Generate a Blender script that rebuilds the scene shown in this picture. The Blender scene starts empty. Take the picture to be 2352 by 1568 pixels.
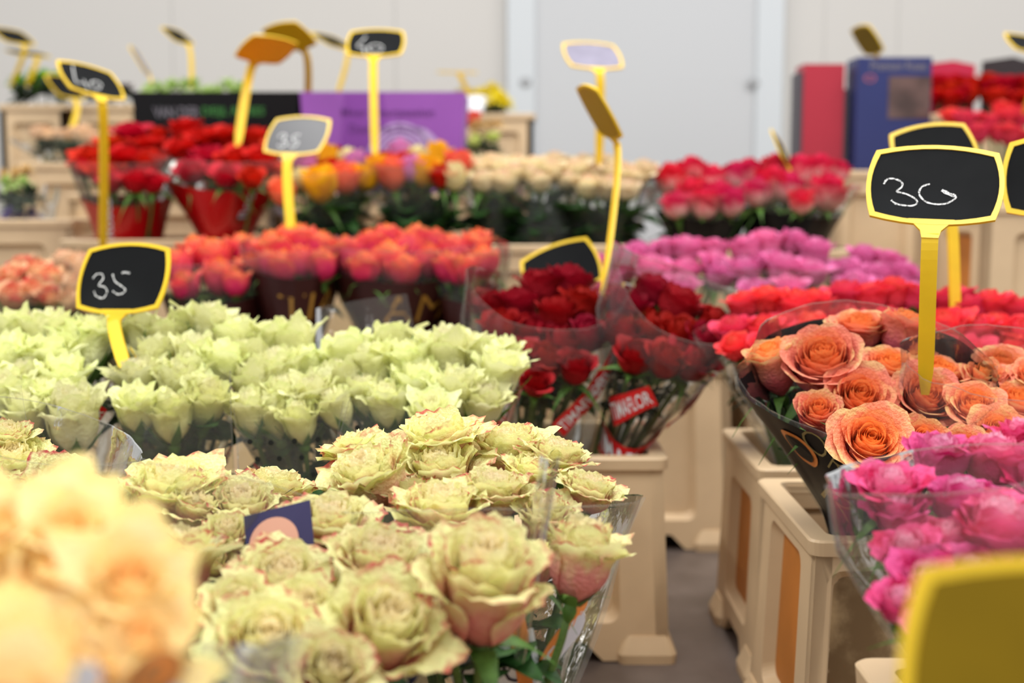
import bpy, math, random
from mathutils import Vector, Matrix, noise

SC = bpy.context.scene
COL = SC.collection
PI = math.pi
F, CX, CY, YH, EYE = 3000.0, 1176.0, 784.0, 450.0, 0.58
PITCH = math.atan((CY - YH) / F)
CF = Vector((0, math.cos(PITCH), -math.sin(PITCH)))
CU = Vector((0, math.sin(PITCH), math.cos(PITCH)))
EX = Vector((1, 0, 0))
CAM = Vector((0, 0, EYE))


def ray(x, y):
    return EX * ((x - CX) / F) + CU * (-(y - CY) / F) + CF


def P(x, y, d):
    """the point of the place that lies d metres in front of the viewpoint, seen at x, y of the photograph"""
    r = ray(x, y)
    return CAM + r * (d / r.y)


def lerp(a, b, t):
    return a + (b - a) * t


def clamp(x, a=0.0, b=1.0):
    return a if x < a else b if x > b else x


def sstep(a, b, x):
    t = clamp((x - a) / (b - a))
    return t * t * (3 - 2 * t)


# ------------------------------------------------------------------ objects
def link(o, parent=None):
    COL.objects.link(o)
    if parent is not None:
        o.parent = parent
    return o


def thing(name, label, cat, loc=(0, 0, 0), group=None, rz=0.0):
    o = bpy.data.objects.new(name, None)
    o.empty_display_size = 0.02
    link(o)
    o.location = loc
    o.rotation_euler = (0, 0, rz)
    tag(o, label, cat, group)
    return o


def tag(o, label, cat, group=None):
    o['label'] = label
    o['category'] = cat
    if group:
        o['group'] = group
    return o


class MB:
    """collects vertices and faces of one mesh"""

    def __init__(self):
        self.v, self.f, self.mi = [], [], []

    def add(self, vs, fs, mi=0):
        b = len(self.v)
        self.v.extend(tuple(x) for x in vs)
        self.f.extend(tuple(b + i for i in f) for f in fs)
        self.mi.extend([mi] * len(fs))

    def grid(self, rows, close=False, mi=0):
        n, m = len(rows), len(rows[0])
        vs = [p for r in rows for p in r]
        fs = []
        for j in range(n - 1):
            for i in range(m if close else m - 1):
                k = (i + 1) % m
                fs.append((j * m + i, j * m + k, (j + 1) * m + k, (j + 1) * m + i))
        self.add(vs, fs, mi)

    def box(self, c, s, mi=0, M=None):
        vs = []
        for z in (-1, 1):
            for x, y in ((-1, -1), (1, -1), (1, 1), (-1, 1)):
                p = Vector((c[0] + x * s[0] / 2, c[1] + y * s[1] / 2, c[2] + z * s[2] / 2))
                vs.append(M @ p if M else p)
        self.add(vs, [(3, 2, 1, 0), (4, 5, 6, 7), (0, 1, 5, 4), (1, 2, 6, 5), (2, 3, 7, 6), (3, 0, 4, 7)], mi)

    def tube(self, pts, rad, n=7, caps=True, mi=0):
        rows = []
        up = Vector((0.31, 0.17, 0.93))
        for k, p in enumerate(pts):
            p = Vector(p)
            a = Vector(pts[max(k - 1, 0)])
            b = Vector(pts[min(k + 1, len(pts) - 1)])
            t = (b - a).normalized()
            x = t.cross(up)
            if x.length < 1e-4:
                x = t.cross(Vector((1, 0, 0)))
            x.normalize()
            y = t.cross(x)
            r = rad[k] if isinstance(rad, (list, tuple)) else rad
            rows.append([p + (x * math.cos(2 * PI * i / n) + y * math.sin(2 * PI * i / n)) * r for i in range(n)])
        self.grid(rows, True, mi)
        if caps:
            b = len(self.v)
            self.f.append(tuple(range(b - n, b)))
            self.f.append(tuple(reversed(range(b - n * len(pts), b - n * (len(pts) - 1)))))
            self.mi += [mi, mi]

    def prism(self, outline, th, M=None, mi=0):
        """outline: (x, z) points; thickness along y, centred"""
        n = len(outline)
        vs = [Vector((x, -th / 2, z)) for x, z in outline] + [Vector((x, th / 2, z)) for x, z in outline]
        if M:
            vs = [M @ p for p in vs]
        fs = [tuple(range(n)), tuple(reversed(range(n, 2 * n)))]
        fs += [((i + 1) % n, i, n + i, n + (i + 1) % n) for i in range(n)]
        self.add(vs, fs, mi)

    def mesh(self, name, mats, smooth=True):
        me = bpy.data.meshes.new(name)
        me.from_pydata(self.v, [], self.f)
        for m in (mats if isinstance(mats, (list, tuple)) else [mats]):
            me.materials.append(m)
        if len(me.materials) > 1:
            me.polygons.foreach_set('material_index', self.mi)
        if smooth:
            me.polygons.foreach_set('use_smooth', [True] * len(me.polygons))
        me.update()
        return me

    def build(self, name, mats, parent=None, smooth=False, M=None, bevel=0.0):
        o = bpy.data.objects.new(name, self.mesh(name, mats, smooth))
        link(o, parent)
        if M is not None:
            o.matrix_basis = M
        if bevel:
            b = o.modifiers.new('edge', 'BEVEL')
            b.width = bevel
            b.segments = 2
            b.limit_method = 'ANGLE'
            b.angle_limit = 0.6
            b.harden_normals = False
        return o


# ------------------------------------------------------------------ materials
def srgb(c):
    def f(u):
        u /= 255.0
        return u / 12.92 if u <= 0.04045 else ((u + 0.055) / 1.055) ** 2.4
    return tuple(f(u) for u in c) + (1.0,)


class NT:
    def __init__(self, name):
        self.m = bpy.data.materials.new(name)
        self.m.use_nodes = True
        self.t = self.m.node_tree
        self.t.nodes.clear()
        self.out = self.n('ShaderNodeOutputMaterial')

    def n(self, kind, **kw):
        nd = self.t.nodes.new(kind)
        for k, v in kw.items():
            setattr(nd, k, v)
        return nd

    def set(self, sock, v):
        if isinstance(v, bpy.types.NodeSocket):
            self.t.links.new(v, sock)
        elif v is not None:
            sock.default_value = v

    def mix(self, fac, a, b, blend='MIX'):
        nd = self.n('ShaderNodeMix', data_type='RGBA', blend_type=blend)
        self.set(nd.inputs[0], fac)
        self.set(nd.inputs[6], a)
        self.set(nd.inputs[7], b)
        return nd.outputs[2]

    def math(self, op, a, b=0.0, c=None, cl=False):
        nd = self.n('ShaderNodeMath', operation=op, use_clamp=cl)
        self.set(nd.inputs[0], a)
        self.set(nd.inputs[1], b)
        if c is not None:
            self.set(nd.inputs[2], c)
        return nd.outputs[0]

    def mapr(self, v, a, b, c=0.0, d=1.0, smooth=True):
        nd = self.n('ShaderNodeMapRange', interpolation_type='SMOOTHSTEP' if smooth else 'LINEAR')
        self.set(nd.inputs[0], v)
        for i, x in zip((1, 2, 3, 4), (a, b, c, d)):
            nd.inputs[i].default_value = x
        return nd.outputs[0]

    def noise(self, scale, detail=3.0, vec=None, rough=0.5):
        nd = self.n('ShaderNodeTexNoise')
        nd.inputs['Scale'].default_value = scale
        nd.inputs['Detail'].default_value = detail
        nd.inputs['Roughness'].default_value = rough
        if vec is None:
            vec = self.n('ShaderNodeTexCoord').outputs['Object']
        self.set(nd.inputs['Vector'], vec)
        return nd.outputs[0]

    def bump(self, h, strength=0.3, dist=0.001):
        nd = self.n('ShaderNodeBump')
        nd.inputs['Strength'].default_value = strength
        nd.inputs['Distance'].default_value = dist
        self.set(nd.inputs['Height'], h)
        return nd.outputs[0]

    def bsdf(self, col, rough=0.5, spec=0.5, normal=None, metal=0.0):
        nd = self.n('ShaderNodeBsdfPrincipled')
        self.set(nd.inputs['Base Color'], col)
        self.set(nd.inputs['Roughness'], rough)
        nd.inputs['Specular IOR Level'].default_value = spec
        nd.inputs['Metallic'].default_value = metal
        if normal is not None:
            self.set(nd.inputs['Normal'], normal)
        return nd.outputs[0]

    def add_trans(self, sh, col, fac):
        tr = self.n('ShaderNodeBsdfTranslucent')
        self.set(tr.inputs['Color'], col)
        return self.mixs(fac, sh, tr.outputs[0])

    def mixs(self, fac, a, b):
        nd = self.n('ShaderNodeMixShader')
        self.set(nd.inputs[0], fac)
        self.t.links.new(a, nd.inputs[1])
        self.t.links.new(b, nd.inputs[2])
        return nd.outputs[0]

    def done(self, sh):
        self.t.links.new(sh, self.out.inputs[0])
        return self.m


def plain(name, rgb, rough=0.5, spec=0.5, var=0.0, scale=20.0, trans=0.0, bump=0.0):
    t = NT(name)
    c = srgb(rgb)
    if var:
        dark = tuple(x * (1 - var) for x in c[:3]) + (1,)
        lite = tuple(min(1, x * (1 + var)) for x in c[:3]) + (1,)
        nz = t.noise(scale, 4)
        col = t.mix(t.mapr(nz, 0.3, 0.7), dark, lite)
    else:
        col = c
    nrm = t.bump(t.noise(scale * 6, 2), bump, 0.001) if bump else None
    sh = t.bsdf(col, rough, spec, nrm)
    if trans:
        sh = t.add_trans(sh, col, trans)
    return t.done(sh)


def petal_mat(name, inner, outer, base, rim, rim_amt=0.6, rim_at=0.9, base_amt=0.7, base_hi=0.75, trans=0.28, blot=0.25, outer_from=0.35):
    """inner/outer: heart and outside petals; base: the foot of the outside petals; rim: the very edge"""
    t = NT(name)
    at = t.n('ShaderNodeAttribute', attribute_name='pd')
    sep = t.n('ShaderNodeSeparateColor')
    t.t.links.new(at.outputs['Color'], sep.inputs[0])
    v, q, e = sep.outputs[0], sep.outputs[1], sep.outputs[2]
    nz = t.noise(2.2, 4)
    nz2 = t.noise(6.0, 3)
    inner, outer, base, rim = (srgb(c) for c in (inner, outer, base, rim))
    qq = t.math('ADD', q, t.math('MULTIPLY', t.math('SUBTRACT', nz, 0.5), blot * 1.6))
    col = t.mix(t.mapr(qq, outer_from - 0.3, outer_from + 0.4), inner, outer)
    vv = t.math('ADD', v, t.math('MULTIPLY', t.math('SUBTRACT', nz, 0.5), blot * 2.0))
    low = t.mapr(vv, base_hi, base_hi - 0.6)
    low = t.math('MULTIPLY', low, t.mapr(q, 0.25, 0.8))
    col = t.mix(t.math('MULTIPLY', low, base_amt), col, base)
    ed = t.mapr(t.math('ADD', e, t.math('MULTIPLY', t.math('SUBTRACT', nz2, 0.5), 0.25)), rim_at - 0.06, rim_at + 0.04)
    ed = t.math('MULTIPLY', t.math('MULTIPLY', ed, t.mapr(t.noise(1.1, 2), 0.38, 0.6)), t.mapr(q, 0.3, 0.7))
    col = t.mix(t.math('MULTIPLY', ed, rim_amt), col, rim)
    oi = t.n('ShaderNodeObjectInfo')
    hs = t.n('ShaderNodeHueSaturation')
    t.set(hs.inputs['Hue'], t.mapr(oi.outputs['Random'], 0, 1, 0.492, 0.508, False))
    t.set(hs.inputs['Value'], t.mapr(oi.outputs['Random'], 0, 1, 0.9, 1.08, False))
    t.set(hs.inputs['Color'], col)
    col = hs.outputs[0]
    wv = t.n('ShaderNodeTexNoise')
    wv.inputs['Scale'].default_value = 9.0
    t.set(wv.inputs['Vector'], t.n('ShaderNodeTexCoord').outputs['Object'])
    nrm = t.bump(wv.outputs[0], 0.25, 0.06)
    sh = t.bsdf(col, 0.6, 0.22, nrm)
    return t.done(t.add_trans(sh, col, trans))


# ------------------------------------------------------------------ roses
def rose_mesh(name, mat, seed, N=24, nu=9, nv=8, H=1.5, opening=0.5, ruffle=0.05, freq=3.0, point=0.0, core=0.07,
              belly=0.72, roll=0.5, dip=0.0, wide=1.0, curl_in=0.35, spread_pow=0.85, loose=0.0):
    """a bloom of unit radius standing on the origin: N overlapping petals on a golden-angle spiral"""
    rnd = random.Random(seed)
    vs, fs, pd = [], [], []
    for i in range(N):
        q = (i + 0.5) / N
        a0 = i * 2.39996 + rnd.uniform(-0.25, 0.25)
        R = core + (belly - core) * q ** spread_pow
        hq = H * (1 - dip * (1 - q) ** 1.5) * (1 - 0.22 * opening * max(0, q - 0.45)) * rnd.uniform(0.95, 1.05)
        if loose and q > 0.75:
            hq *= 1 - loose * rnd.random() * 0.35
        A = lerp(2.3, 0.92, q ** 0.55) * wide * rnd.uniform(0.9, 1.1)
        flare = lerp(-curl_in, opening, sstep(0.1, 0.95, q)) * (1 - core)
        flare += rnd.uniform(-0.05, 0.08) * q + (rnd.random() * loose * 0.5 if q > 0.72 else 0)
        rl = roll * sstep(0.3, 0.9, q) * rnd.uniform(0.6, 1.3)
        ph1, ph2, ph3 = rnd.uniform(0, 6.3), rnd.uniform(0, 6.3), rnd.uniform(0, 6.3)
        ro = rnd.random()
        tip = point * rnd.uniform(0.5, 1.3) * sstep(0.2, 0.7, q)
        drop = lerp(0.1, 0.24, sstep(0.1, 0.6, q))
        skew = rnd.uniform(-0.12, 0.12)
        b = len(vs)
        for j in range(nv + 1):
            v = (j / nv)
            v = v ** 0.85
            for k in range(nu + 1):
                u = -1 + 2 * k / nu
                au = abs(u)
                top = 1 - drop * au ** 3.0 + tip * 0.16 * math.exp(-(u / 0.22) ** 2) + 0.02 * ruffle * 10 * math.sin(freq * 2.3 * u + ph3)
                vv = v * lerp(1.0, top, v)
                ww = 0.34 + 0.66 * math.sin(PI * clamp(0.06 + v * 0.72)) ** 0.9
                ang = a0 + u * A * ww + skew * v
                if vv < 0.55:
                    r = 0.09 + (R - 0.09) * math.sin(vv / 0.55 * PI / 2) ** 0.85 if R > 0.09 else R
                else:
                    s = (vv - 0.55) / 0.45
                    if flare >= 0:
                        r = R + flare * s ** 1.7
                    else:
                        r = R * (1 + flare * s ** 1.5)
                r *= 1 + 0.05 * u
                # edges of opened petals fold back
                r += 0.10 * rl * max(0, au - 0.55) * v
                edge_w = v ** 3
                rf = ruffle * edge_w * (0.35 + 0.65 * q)
                r += rf * (math.sin(freq * PI * u + ph1) * 0.7 + math.sin(freq * 1.9 * PI * u + ph2) * 0.45)
                z = hq * (vv * lerp(1.0, 0.9, q))
                ov = max(0.0, vv - 0.68) / 0.32
                z -= rl * 0.20 * ov ** 2 * hq * (0.7 + 0.5 * au)
                r += rl * 0.10 * ov ** 1.5
                z += rf * 0.7 * math.sin(freq * 1.4 * PI * u + ph2)
                vs.append((r * math.cos(ang), r * math.sin(ang), z))
                pd.append((v, q, max(v, au ** 2 * (0.45 + 0.55 * v)), ro))
        m = nu + 1
        for j in range(nv):
            for k in range(nu):
                fs.append((b + j * m + k, b + j * m + k + 1, b + (j + 1) * m + k + 1, b + (j + 1) * m + k))
    me = bpy.data.meshes.new(name)
    me.from_pydata(vs, [], fs)
    ca = me.attributes.new('pd', 'FLOAT_COLOR', 'POINT')
    ca.data.foreach_set('color', [x for c in pd for x in c])
    me.polygons.foreach_set('use_smooth', [True] * len(fs))
    me.materials.append(mat)
    me.update()
    return me


def sepal_mesh(name, mat, seed, length=1.0, droop=0.3, wid=0.16, hipr=0.2):
    rnd = random.Random(seed)
    mb = MB()
    rows = []
    for z, r in ((-0.42, 0.085), (-0.30, hipr * 0.8), (-0.15, hipr), (-0.02, hipr * 0.85), (0.06, 0.1)):
        rows.append([Vector((r * math.cos(t * PI / 4), r * math.sin(t * PI / 4), z)) for t in range(8)])
    mb.grid(rows, True)
    for k in range(5):
        a = k * 2 * PI / 5 + rnd.uniform(-0.2, 0.2)
        L = length * rnd.uniform(0.75, 1.25)
        dr = droop * rnd.uniform(0.3, 1.8)
        rows = []
        for j in range(7):
            s = j / 6
            w = wid * (1 - s) ** 0.8 * (0.5 + 1.3 * math.sin(PI * min(s + 0.15, 1)))
            rr = hipr * 0.8 + L * (0.62 * math.sin(s * 1.2) + dr * s * s * 0.9)
            z = 0.0 + L * (0.85 * s - dr * 1.5 * s * s)
            row = []
            for u in (-1, 0, 1):
                x, y = rr + 0.03 * (1 - abs(u)), u * w
                row.append(Vector((x * math.cos(a) - y * math.sin(a), x * math.sin(a) + y * math.cos(a), z)))
            rows.append(row)
        mb.grid(rows)
    return mb.mesh(name, mat)


def leaf_mesh(name, mat, seed, n=3):
    """a compound leaf on a short stalk: n leaflets with toothed rims, unit length"""
    rnd = random.Random(seed)
    mb = MB()
    mb.tube([(0, 0, 0), (0.12, 0, 0.16), (0.25, 0, 0.28)], [0.018, 0.014, 0.01], 5)
    heads = [(0.25, 0.0, 0.28, 0.0, 1.0), (0.15, 0.02, 0.19, 1.15, 0.75), (0.15, -0.02, 0.19, -1.15, 0.75)][:n]
    for x0, y0, z0, a, sz in heads:
        rows = []
        L, W = 0.62 * sz, 0.21 * sz
        bend = rnd.uniform(0.1, 0.55)
        for j in range(9):
            s = j / 8
            w = W * math.sin(PI * s ** 0.8) ** 0.75 * (1 + 0.07 * (j % 2)) + 0.003
            row = []
            for u in (-1, -0.5, 0, 0.5, 1):
                dx = L * s + 0.03 * L * abs(u)
                dy = u * w
                dz = 0.30 * L * s - bend * L * s * s + 0.28 * abs(u) * w + 0.02 * math.sin(9 * s + 3 * u)
                row.append(Vector((x0 + dx * math.cos(a) - dy * math.sin(a), y0 + dx * math.sin(a) + dy * math.cos(a), z0 + dz)))
            rows.append(row)
        mb.grid(rows)
    return mb.mesh(name, mat)


def axes(z, xhint=EX):
    z = z.normalized()
    x = xhint - z * xhint.dot(z)
    if x.length < 1e-3:
        x = Vector((0, 1, 0)) - z * z.y
    x.normalize()
    y = z.cross(x)
    return Matrix((x, y, z)).transposed()
# ------------------------------------------------------------------ kinds of rose
GREEN = plain('leaf_green', (40, 76, 30), 0.5, 0.4, 0.35, 6.0, 0.2)
STEMG = plain('stem_green', (80, 106, 48), 0.5, 0.3, 0.25, 30.0)
SEPALG = plain('sepal_green', (84, 122, 52), 0.5, 0.3, 0.25, 4.0, 0.2)

PM = {
    'antique': petal_mat('antique_petals', (254, 240, 200), (236, 235, 168), (234, 146, 142), (190, 40, 64), 0.9, 0.965, 0.95, 0.92, 0.34, 0.4),
    'white': petal_mat('white_green_petals', (252, 248, 206), (243, 243, 186), (248, 246, 214), (222, 234, 146), 0.5, 0.92, 0.8, 0.7, 0.3, 0.2),
    'peach': petal_mat('peach_petals', (252, 156, 84), (240, 144, 116), (218, 92, 116), (234, 196, 132), 0.8, 0.9, 0.9, 0.85, 0.25, 0.25, 0.5),
    'hotpink': petal_mat('hot_pink_petals', (248, 184, 208), (226, 84, 144), (244, 172, 196), (190, 14, 80), 0.95, 0.80, 0.6, 0.65, 0.25, 0.3),
    'coral': petal_mat('coral_petals', (246, 92, 84), (240, 66, 88), (228, 66, 104), (242, 90, 72), 0.6, 0.9, 0.5, 0.6, 0.25, 0.3),
    'pink': petal_mat('pink_petals', (240, 146, 188), (234, 126, 178), (236, 150, 178), (214, 74, 140), 0.5, 0.9, 0.6, 0.65, 0.25, 0.25),
    'darkred': petal_mat('dark_red_petals', (150, 8, 22), (158, 12, 32), (136, 14, 40), (116, 4, 18), 0.5, 0.9, 0.4, 0.6, 0.15, 0.25),
    'red': petal_mat('red_petals', (196, 8, 18), (206, 10, 20), (170, 8, 28), (150, 4, 14), 0.4, 0.9, 0.4, 0.6, 0.18, 0.25),
    'fuchsia': petal_mat('fuchsia_petals', (226, 44, 88), (222, 34, 78), (246, 196, 186), (206, 8, 54), 0.8, 0.85, 0.95, 0.85, 0.22, 0.3),
    'sunset': petal_mat('sunset_petals', (254, 150, 76), (246, 100, 96), (214, 40, 96), (254, 180, 110), 0.7, 0.88, 0.95, 1.0, 0.22, 0.4),
    'blush': petal_mat('blush_petals', (246, 210, 180), (240, 226, 186), (218, 222, 160), (240, 186, 168), 0.5, 0.88, 0.8, 0.55, 0.28, 0.35),
    'cream': petal_mat('cream_petals', (253, 208, 140), (253, 228, 168), (250, 214, 140), (250, 224, 130), 0.6, 0.9, 0.6, 0.65, 0.38, 0.4),
    'redwhite': petal_mat('red_edged_petals', (240, 120, 90), (238, 196, 150), (236, 214, 164), (224, 40, 60), 0.95, 0.66, 0.7, 0.4, 0.25, 0.3),
    'yellow': petal_mat('yellow_petals', (252, 190, 20), (248, 184, 26), (246, 190, 40), (250, 200, 60), 0.4, 0.9, 0.4, 0.6, 0.25, 0.25),
    'orange': petal_mat('orange_petals', (244, 106, 70), (242, 112, 84), (240, 140, 110), (236, 90, 60), 0.4, 0.9, 0.5, 0.6, 0.25, 0.25),
    'lilac': petal_mat('lilac_petals', (222, 130, 190), (220, 140, 196), (230, 170, 200), (208, 100, 170), 0.4, 0.9, 0.5, 0.6, 0.25, 0.25),
    'ivory': petal_mat('ivory_petals', (246, 236, 180), (240, 228, 170), (226, 226, 160), (236, 200, 160), 0.4, 0.9, 0.6, 0.6, 0.28, 0.25),
    'paleyellow': petal_mat('lime_petals', (232, 240, 150), (222, 234, 130), (206, 226, 120), (200, 220, 90), 0.4, 0.9, 0.6, 0.6, 0.28, 0.25),
    'palepeach': petal_mat('pale_peach_petals', (250, 200, 160), (246, 214, 176), (240, 214, 170), (236, 190, 150), 0.4, 0.9, 0.6, 0.6, 0.28, 0.25),
}
OPEN = dict(N=34, nu=12, nv=9, H=1.5, opening=0.24, ruffle=0.075, freq=3.2, point=0.3, core=0.05, belly=0.80, roll=0.5, dip=0.12, curl_in=0.15, spread_pow=0.8, loose=0.75)
GARDEN = dict(N=38, nu=10, nv=9, H=1.4, opening=0.3, ruffle=0.025, freq=2.2, point=0.15, core=0.05, belly=0.75, roll=0.55, dip=0.10, curl_in=0.12, spread_pow=0.85)
TALL = dict(N=22, nu=11, nv=9, H=2.05, opening=0.28, ruffle=0.085, freq=3.0, point=0.9, core=0.08, belly=0.7, roll=0.4, dip=0.12, curl_in=0.2, loose=0.4)
CUP = dict(N=22, nu=10, nv=9, H=1.55, opening=0.26, ruffle=0.04, freq=2.2, point=0.3, core=0.07, belly=0.74, roll=0.5, dip=0.05, curl_in=0.42, loose=0.25)
BUD = dict(N=16, nu=8, nv=7, H=1.75, opening=0.14, ruffle=0.02, freq=1.7, point=0.3, core=0.07, belly=0.8, roll=0.45, dip=0.0, curl_in=0.5)


def variants(key, base, n, seed, **kw):
    out = []
    for i in range(n):
        a = dict(base)
        a.update(kw)
        rnd = random.Random(seed * 7 + i)
        a['opening'] *= rnd.uniform(0.75, 1.25)
        a['H'] *= rnd.uniform(0.92, 1.08)
        out.append(rose_mesh(key + '_rose_bloom', PM[key], seed * 31 + i, **a))
    return out


# kind: (bloom meshes, height in radii)
KINDS = {
    'antique': (variants('antique', OPEN, 5, 1), 1.5),
    'antique_tall': (variants('antique', OPEN, 3, 21, H=1.95, opening=0.24, belly=0.72, N=28), 1.95),
    'antique_long': (variants('antique', OPEN, 3, 25, H=2.55, opening=0.2, belly=0.8, N=28, nv=11), 2.55),
    'white': (variants('white', TALL, 5, 2), 2.05),
    'peach': (variants('peach', GARDEN, 4, 3), 1.4),
    'peach_tall': (variants('peach', GARDEN, 2, 22, H=2.0, N=32), 2.0),
    'hotpink': (variants('hotpink', CUP, 4, 4, ruffle=0.06, opening=0.34), 1.55),
    'coral': (variants('coral', CUP, 3, 5, H=1.5, nu=9, nv=7), 1.5),
    'pink': (variants('pink', CUP, 3, 6, nu=9, nv=7, H=1.6), 1.6),
    'darkred': (variants('darkred', CUP, 3, 7, nu=9, nv=7), 1.55),
    'red': (variants('red', CUP, 3, 8, nu=8, nv=7, H=1.4, opening=0.34), 1.4),
    'fuchsia': (variants('fuchsia', BUD, 3, 9), 1.75),
    'sunset': (variants('sunset', BUD, 3, 10), 1.75),
    'blush': (variants('blush', CUP, 3, 11, nu=8, nv=7, H=1.5), 1.5),
    'cream': (variants('cream', OPEN, 3, 12, H=1.4, ruffle=0.05, point=0.8, N=15, opening=0.4), 1.4),
    'redwhite': (variants('redwhite', CUP, 2, 13, nu=8, nv=7), 1.55),
    'yellow': (variants('yellow', BUD, 2, 14), 1.75),
    'orange': (variants('orange', BUD, 2, 15), 1.75),
    'lilac': (variants('lilac', BUD, 2, 16), 1.75),
    'ivory': (variants('ivory', BUD, 2, 17), 1.75),
    'paleyellow': (variants('paleyellow', BUD, 2, 18, H=1.4), 1.4),
    'palepeach': (variants('palepeach', BUD, 2, 19, H=1.4), 1.4),
}
SEPALS_UP = [sepal_mesh('calyx', SEPALG, 10 + i, 1.35, 0.02, 0.13, 0.26) for i in range(3)]
SEPALS = [sepal_mesh('calyx', SEPALG, i, 1.0, 0.35 + 0.25 * i) for i in range(4)]
LEAVES = [leaf_mesh('leaf', GREEN, i) for i in range(4)]
# ------------------------------------------------------------------ more materials
def film_mat(name, tint=(250, 250, 246), haze=0.05, gloss=0.16, rough=0.07):
    t = NT(name)
    tr = t.n('ShaderNodeBsdfTransparent')
    tr.inputs[0].default_value = srgb(tint)
    nz = t.noise(38, 3)
    wv = t.n('ShaderNodeTexWave')
    wv.inputs['Scale'].default_value = 7
    wv.inputs['Distortion'].default_value = 9
    wv.inputs['Detail'].default_value = 2
    t.set(wv.inputs['Vector'], t.n('ShaderNodeTexCoord').outputs['Object'])
    nrm = t.bump(t.math('ADD', nz, wv.outputs[1]), 0.38, 0.004)
    gl = t.n('ShaderNodeBsdfGlossy')
    gl.inputs['Roughness'].default_value = rough
    t.set(gl.inputs['Normal'], nrm)
    df = t.n('ShaderNodeBsdfDiffuse')
    df.inputs[0].default_value = (0.75, 0.75, 0.72, 1)
    tl = t.n('ShaderNodeBsdfTranslucent')
    tl.inputs[0].default_value = (0.8, 0.8, 0.77, 1)
    hz = t.mixs(0.5, df.outputs[0], tl.outputs[0])
    a = t.mixs(haze, tr.outputs[0], hz)
    fr = t.n('ShaderNodeFresnel')
    fr.inputs['IOR'].default_value = 1.38
    t.set(fr.inputs['Normal'], nrm)
    fac = t.math('MULTIPLY', fr.outputs[0], gloss * 4.0, cl=True)
    return t.done(t.mixs(fac, a, gl.outputs[0]))


FILM = film_mat('clear_film')
FILM_EDGE = film_mat('clear_film_edge', (238, 237, 228), 0.16, 0.25, 0.12)
YEL = plain('yellow_plastic', (246, 206, 36), 0.35, 0.5, 0.04, 30, 0.12)
YEL_SHADED = plain('shaded_yellow_back', (128, 102, 8), 0.6, 0.15, 0.05, 30, 0.05)  # yellow plastic with its shade mixed into the base colour


def chalkboard_mat():
    t = NT('chalkboard_black')
    nz = t.noise(24, 5)
    sm = t.noise(7, 3)
    c = t.mix(t.mapr(sm, 0.45, 0.8), srgb((22, 23, 24)), srgb((34, 36, 38)))
    nrm = t.bump(t.noise(900, 2), 0.15, 0.0006)
    return t.done(t.bsdf(c, t.mapr(nz, 0.2, 0.8, 0.6, 0.75), 0.06, nrm))


BOARD = chalkboard_mat()
BOARD_LIGHT = plain('glare_grey_board', (136, 132, 148), 0.6, 0.1, 0.1, 30)  # pale grey stands in for glare on a black board


def chalk_mat():
    t = NT('white_chalk')
    nz = t.noise(700, 3)
    tr = t.n('ShaderNodeBsdfTransparent')
    return t.done(t.mixs(t.mapr(nz, 0.36, 0.58, 0.25, 1.0), tr.outputs[0], t.bsdf(srgb((232, 232, 230)), 0.9, 0.1)))


CHALK = chalk_mat()
BEIGE = plain('beige_plastic', (216, 188, 150), 0.42, 0.4, 0.06, 9, 0.06, 0.04)
BEIGE_IN = plain('beige_plastic_inside', (196, 166, 122), 0.5, 0.3, 0.1, 9, 0.1)
AMBER_GLOW = plain('amber_glow_plastic', (214, 140, 62), 0.45, 0.4, 0.12, 8, 0.35)  # amber base colour stands in for light glowing through beige plastic


def dirty_mat():
    t = NT('stained_beige_plastic')
    a, b = t.noise(14, 5), t.noise(38, 4)
    c = t.mix(t.mapr(a, 0.4, 0.62), srgb((196, 170, 128)), srgb((112, 88, 58)))
    c = t.mix(t.mapr(b, 0.66, 0.72), c, srgb((150, 78, 34)))
    c = t.mix(t.mapr(t.noise(22, 1), 0.66, 0.68), c, srgb((226, 202, 164)))
    return t.done(t.bsdf(c, 0.5, 0.4))


DIRTY = dirty_mat()


# ------------------------------------------------------------------ buckets
def rrect(w0, w1, z0, z1, r, n=5):
    """rounded trapezoid: half width w0 at z0, w1 at z1, counter-clockwise"""
    out = []
    cs = [(w0 - r, z0 + r, -PI / 2), (w1 - r, z1 - r, 0), (-w1 + r, z1 - r, PI / 2), (-w0 + r, z0 + r, PI)]
    for x, z, a in cs:
        for k in range(n + 1):
            t = a + k / n * PI / 2
            out.append((x + r * math.cos(t), z + r * math.sin(t)))
    return out


def fill_hole(outer, inner):
    import bmesh
    bm = bmesh.new()
    loops = []
    for lp in ([outer] + ([inner] if inner else [])):
        vs = [bm.verts.new((x, z, 0)) for x, z in lp]
        loops.append(vs)
    es = []
    for vs in loops:
        for i in range(len(vs)):
            es.append(bm.edges.new((vs[i], vs[(i + 1) % len(vs)])))
    bmesh.ops.triangle_fill(bm, use_beauty=True, use_dissolve=False, edges=es, normal=(0, 0, 1))
    bm.verts.index_update()
    pts = [(v.co.x, v.co.y) for v in bm.verts]
    tri = [tuple(v.index for v in f.verts) for f in bm.faces]
    bm.free()
    return pts, tri


BUCKETS = []


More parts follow.
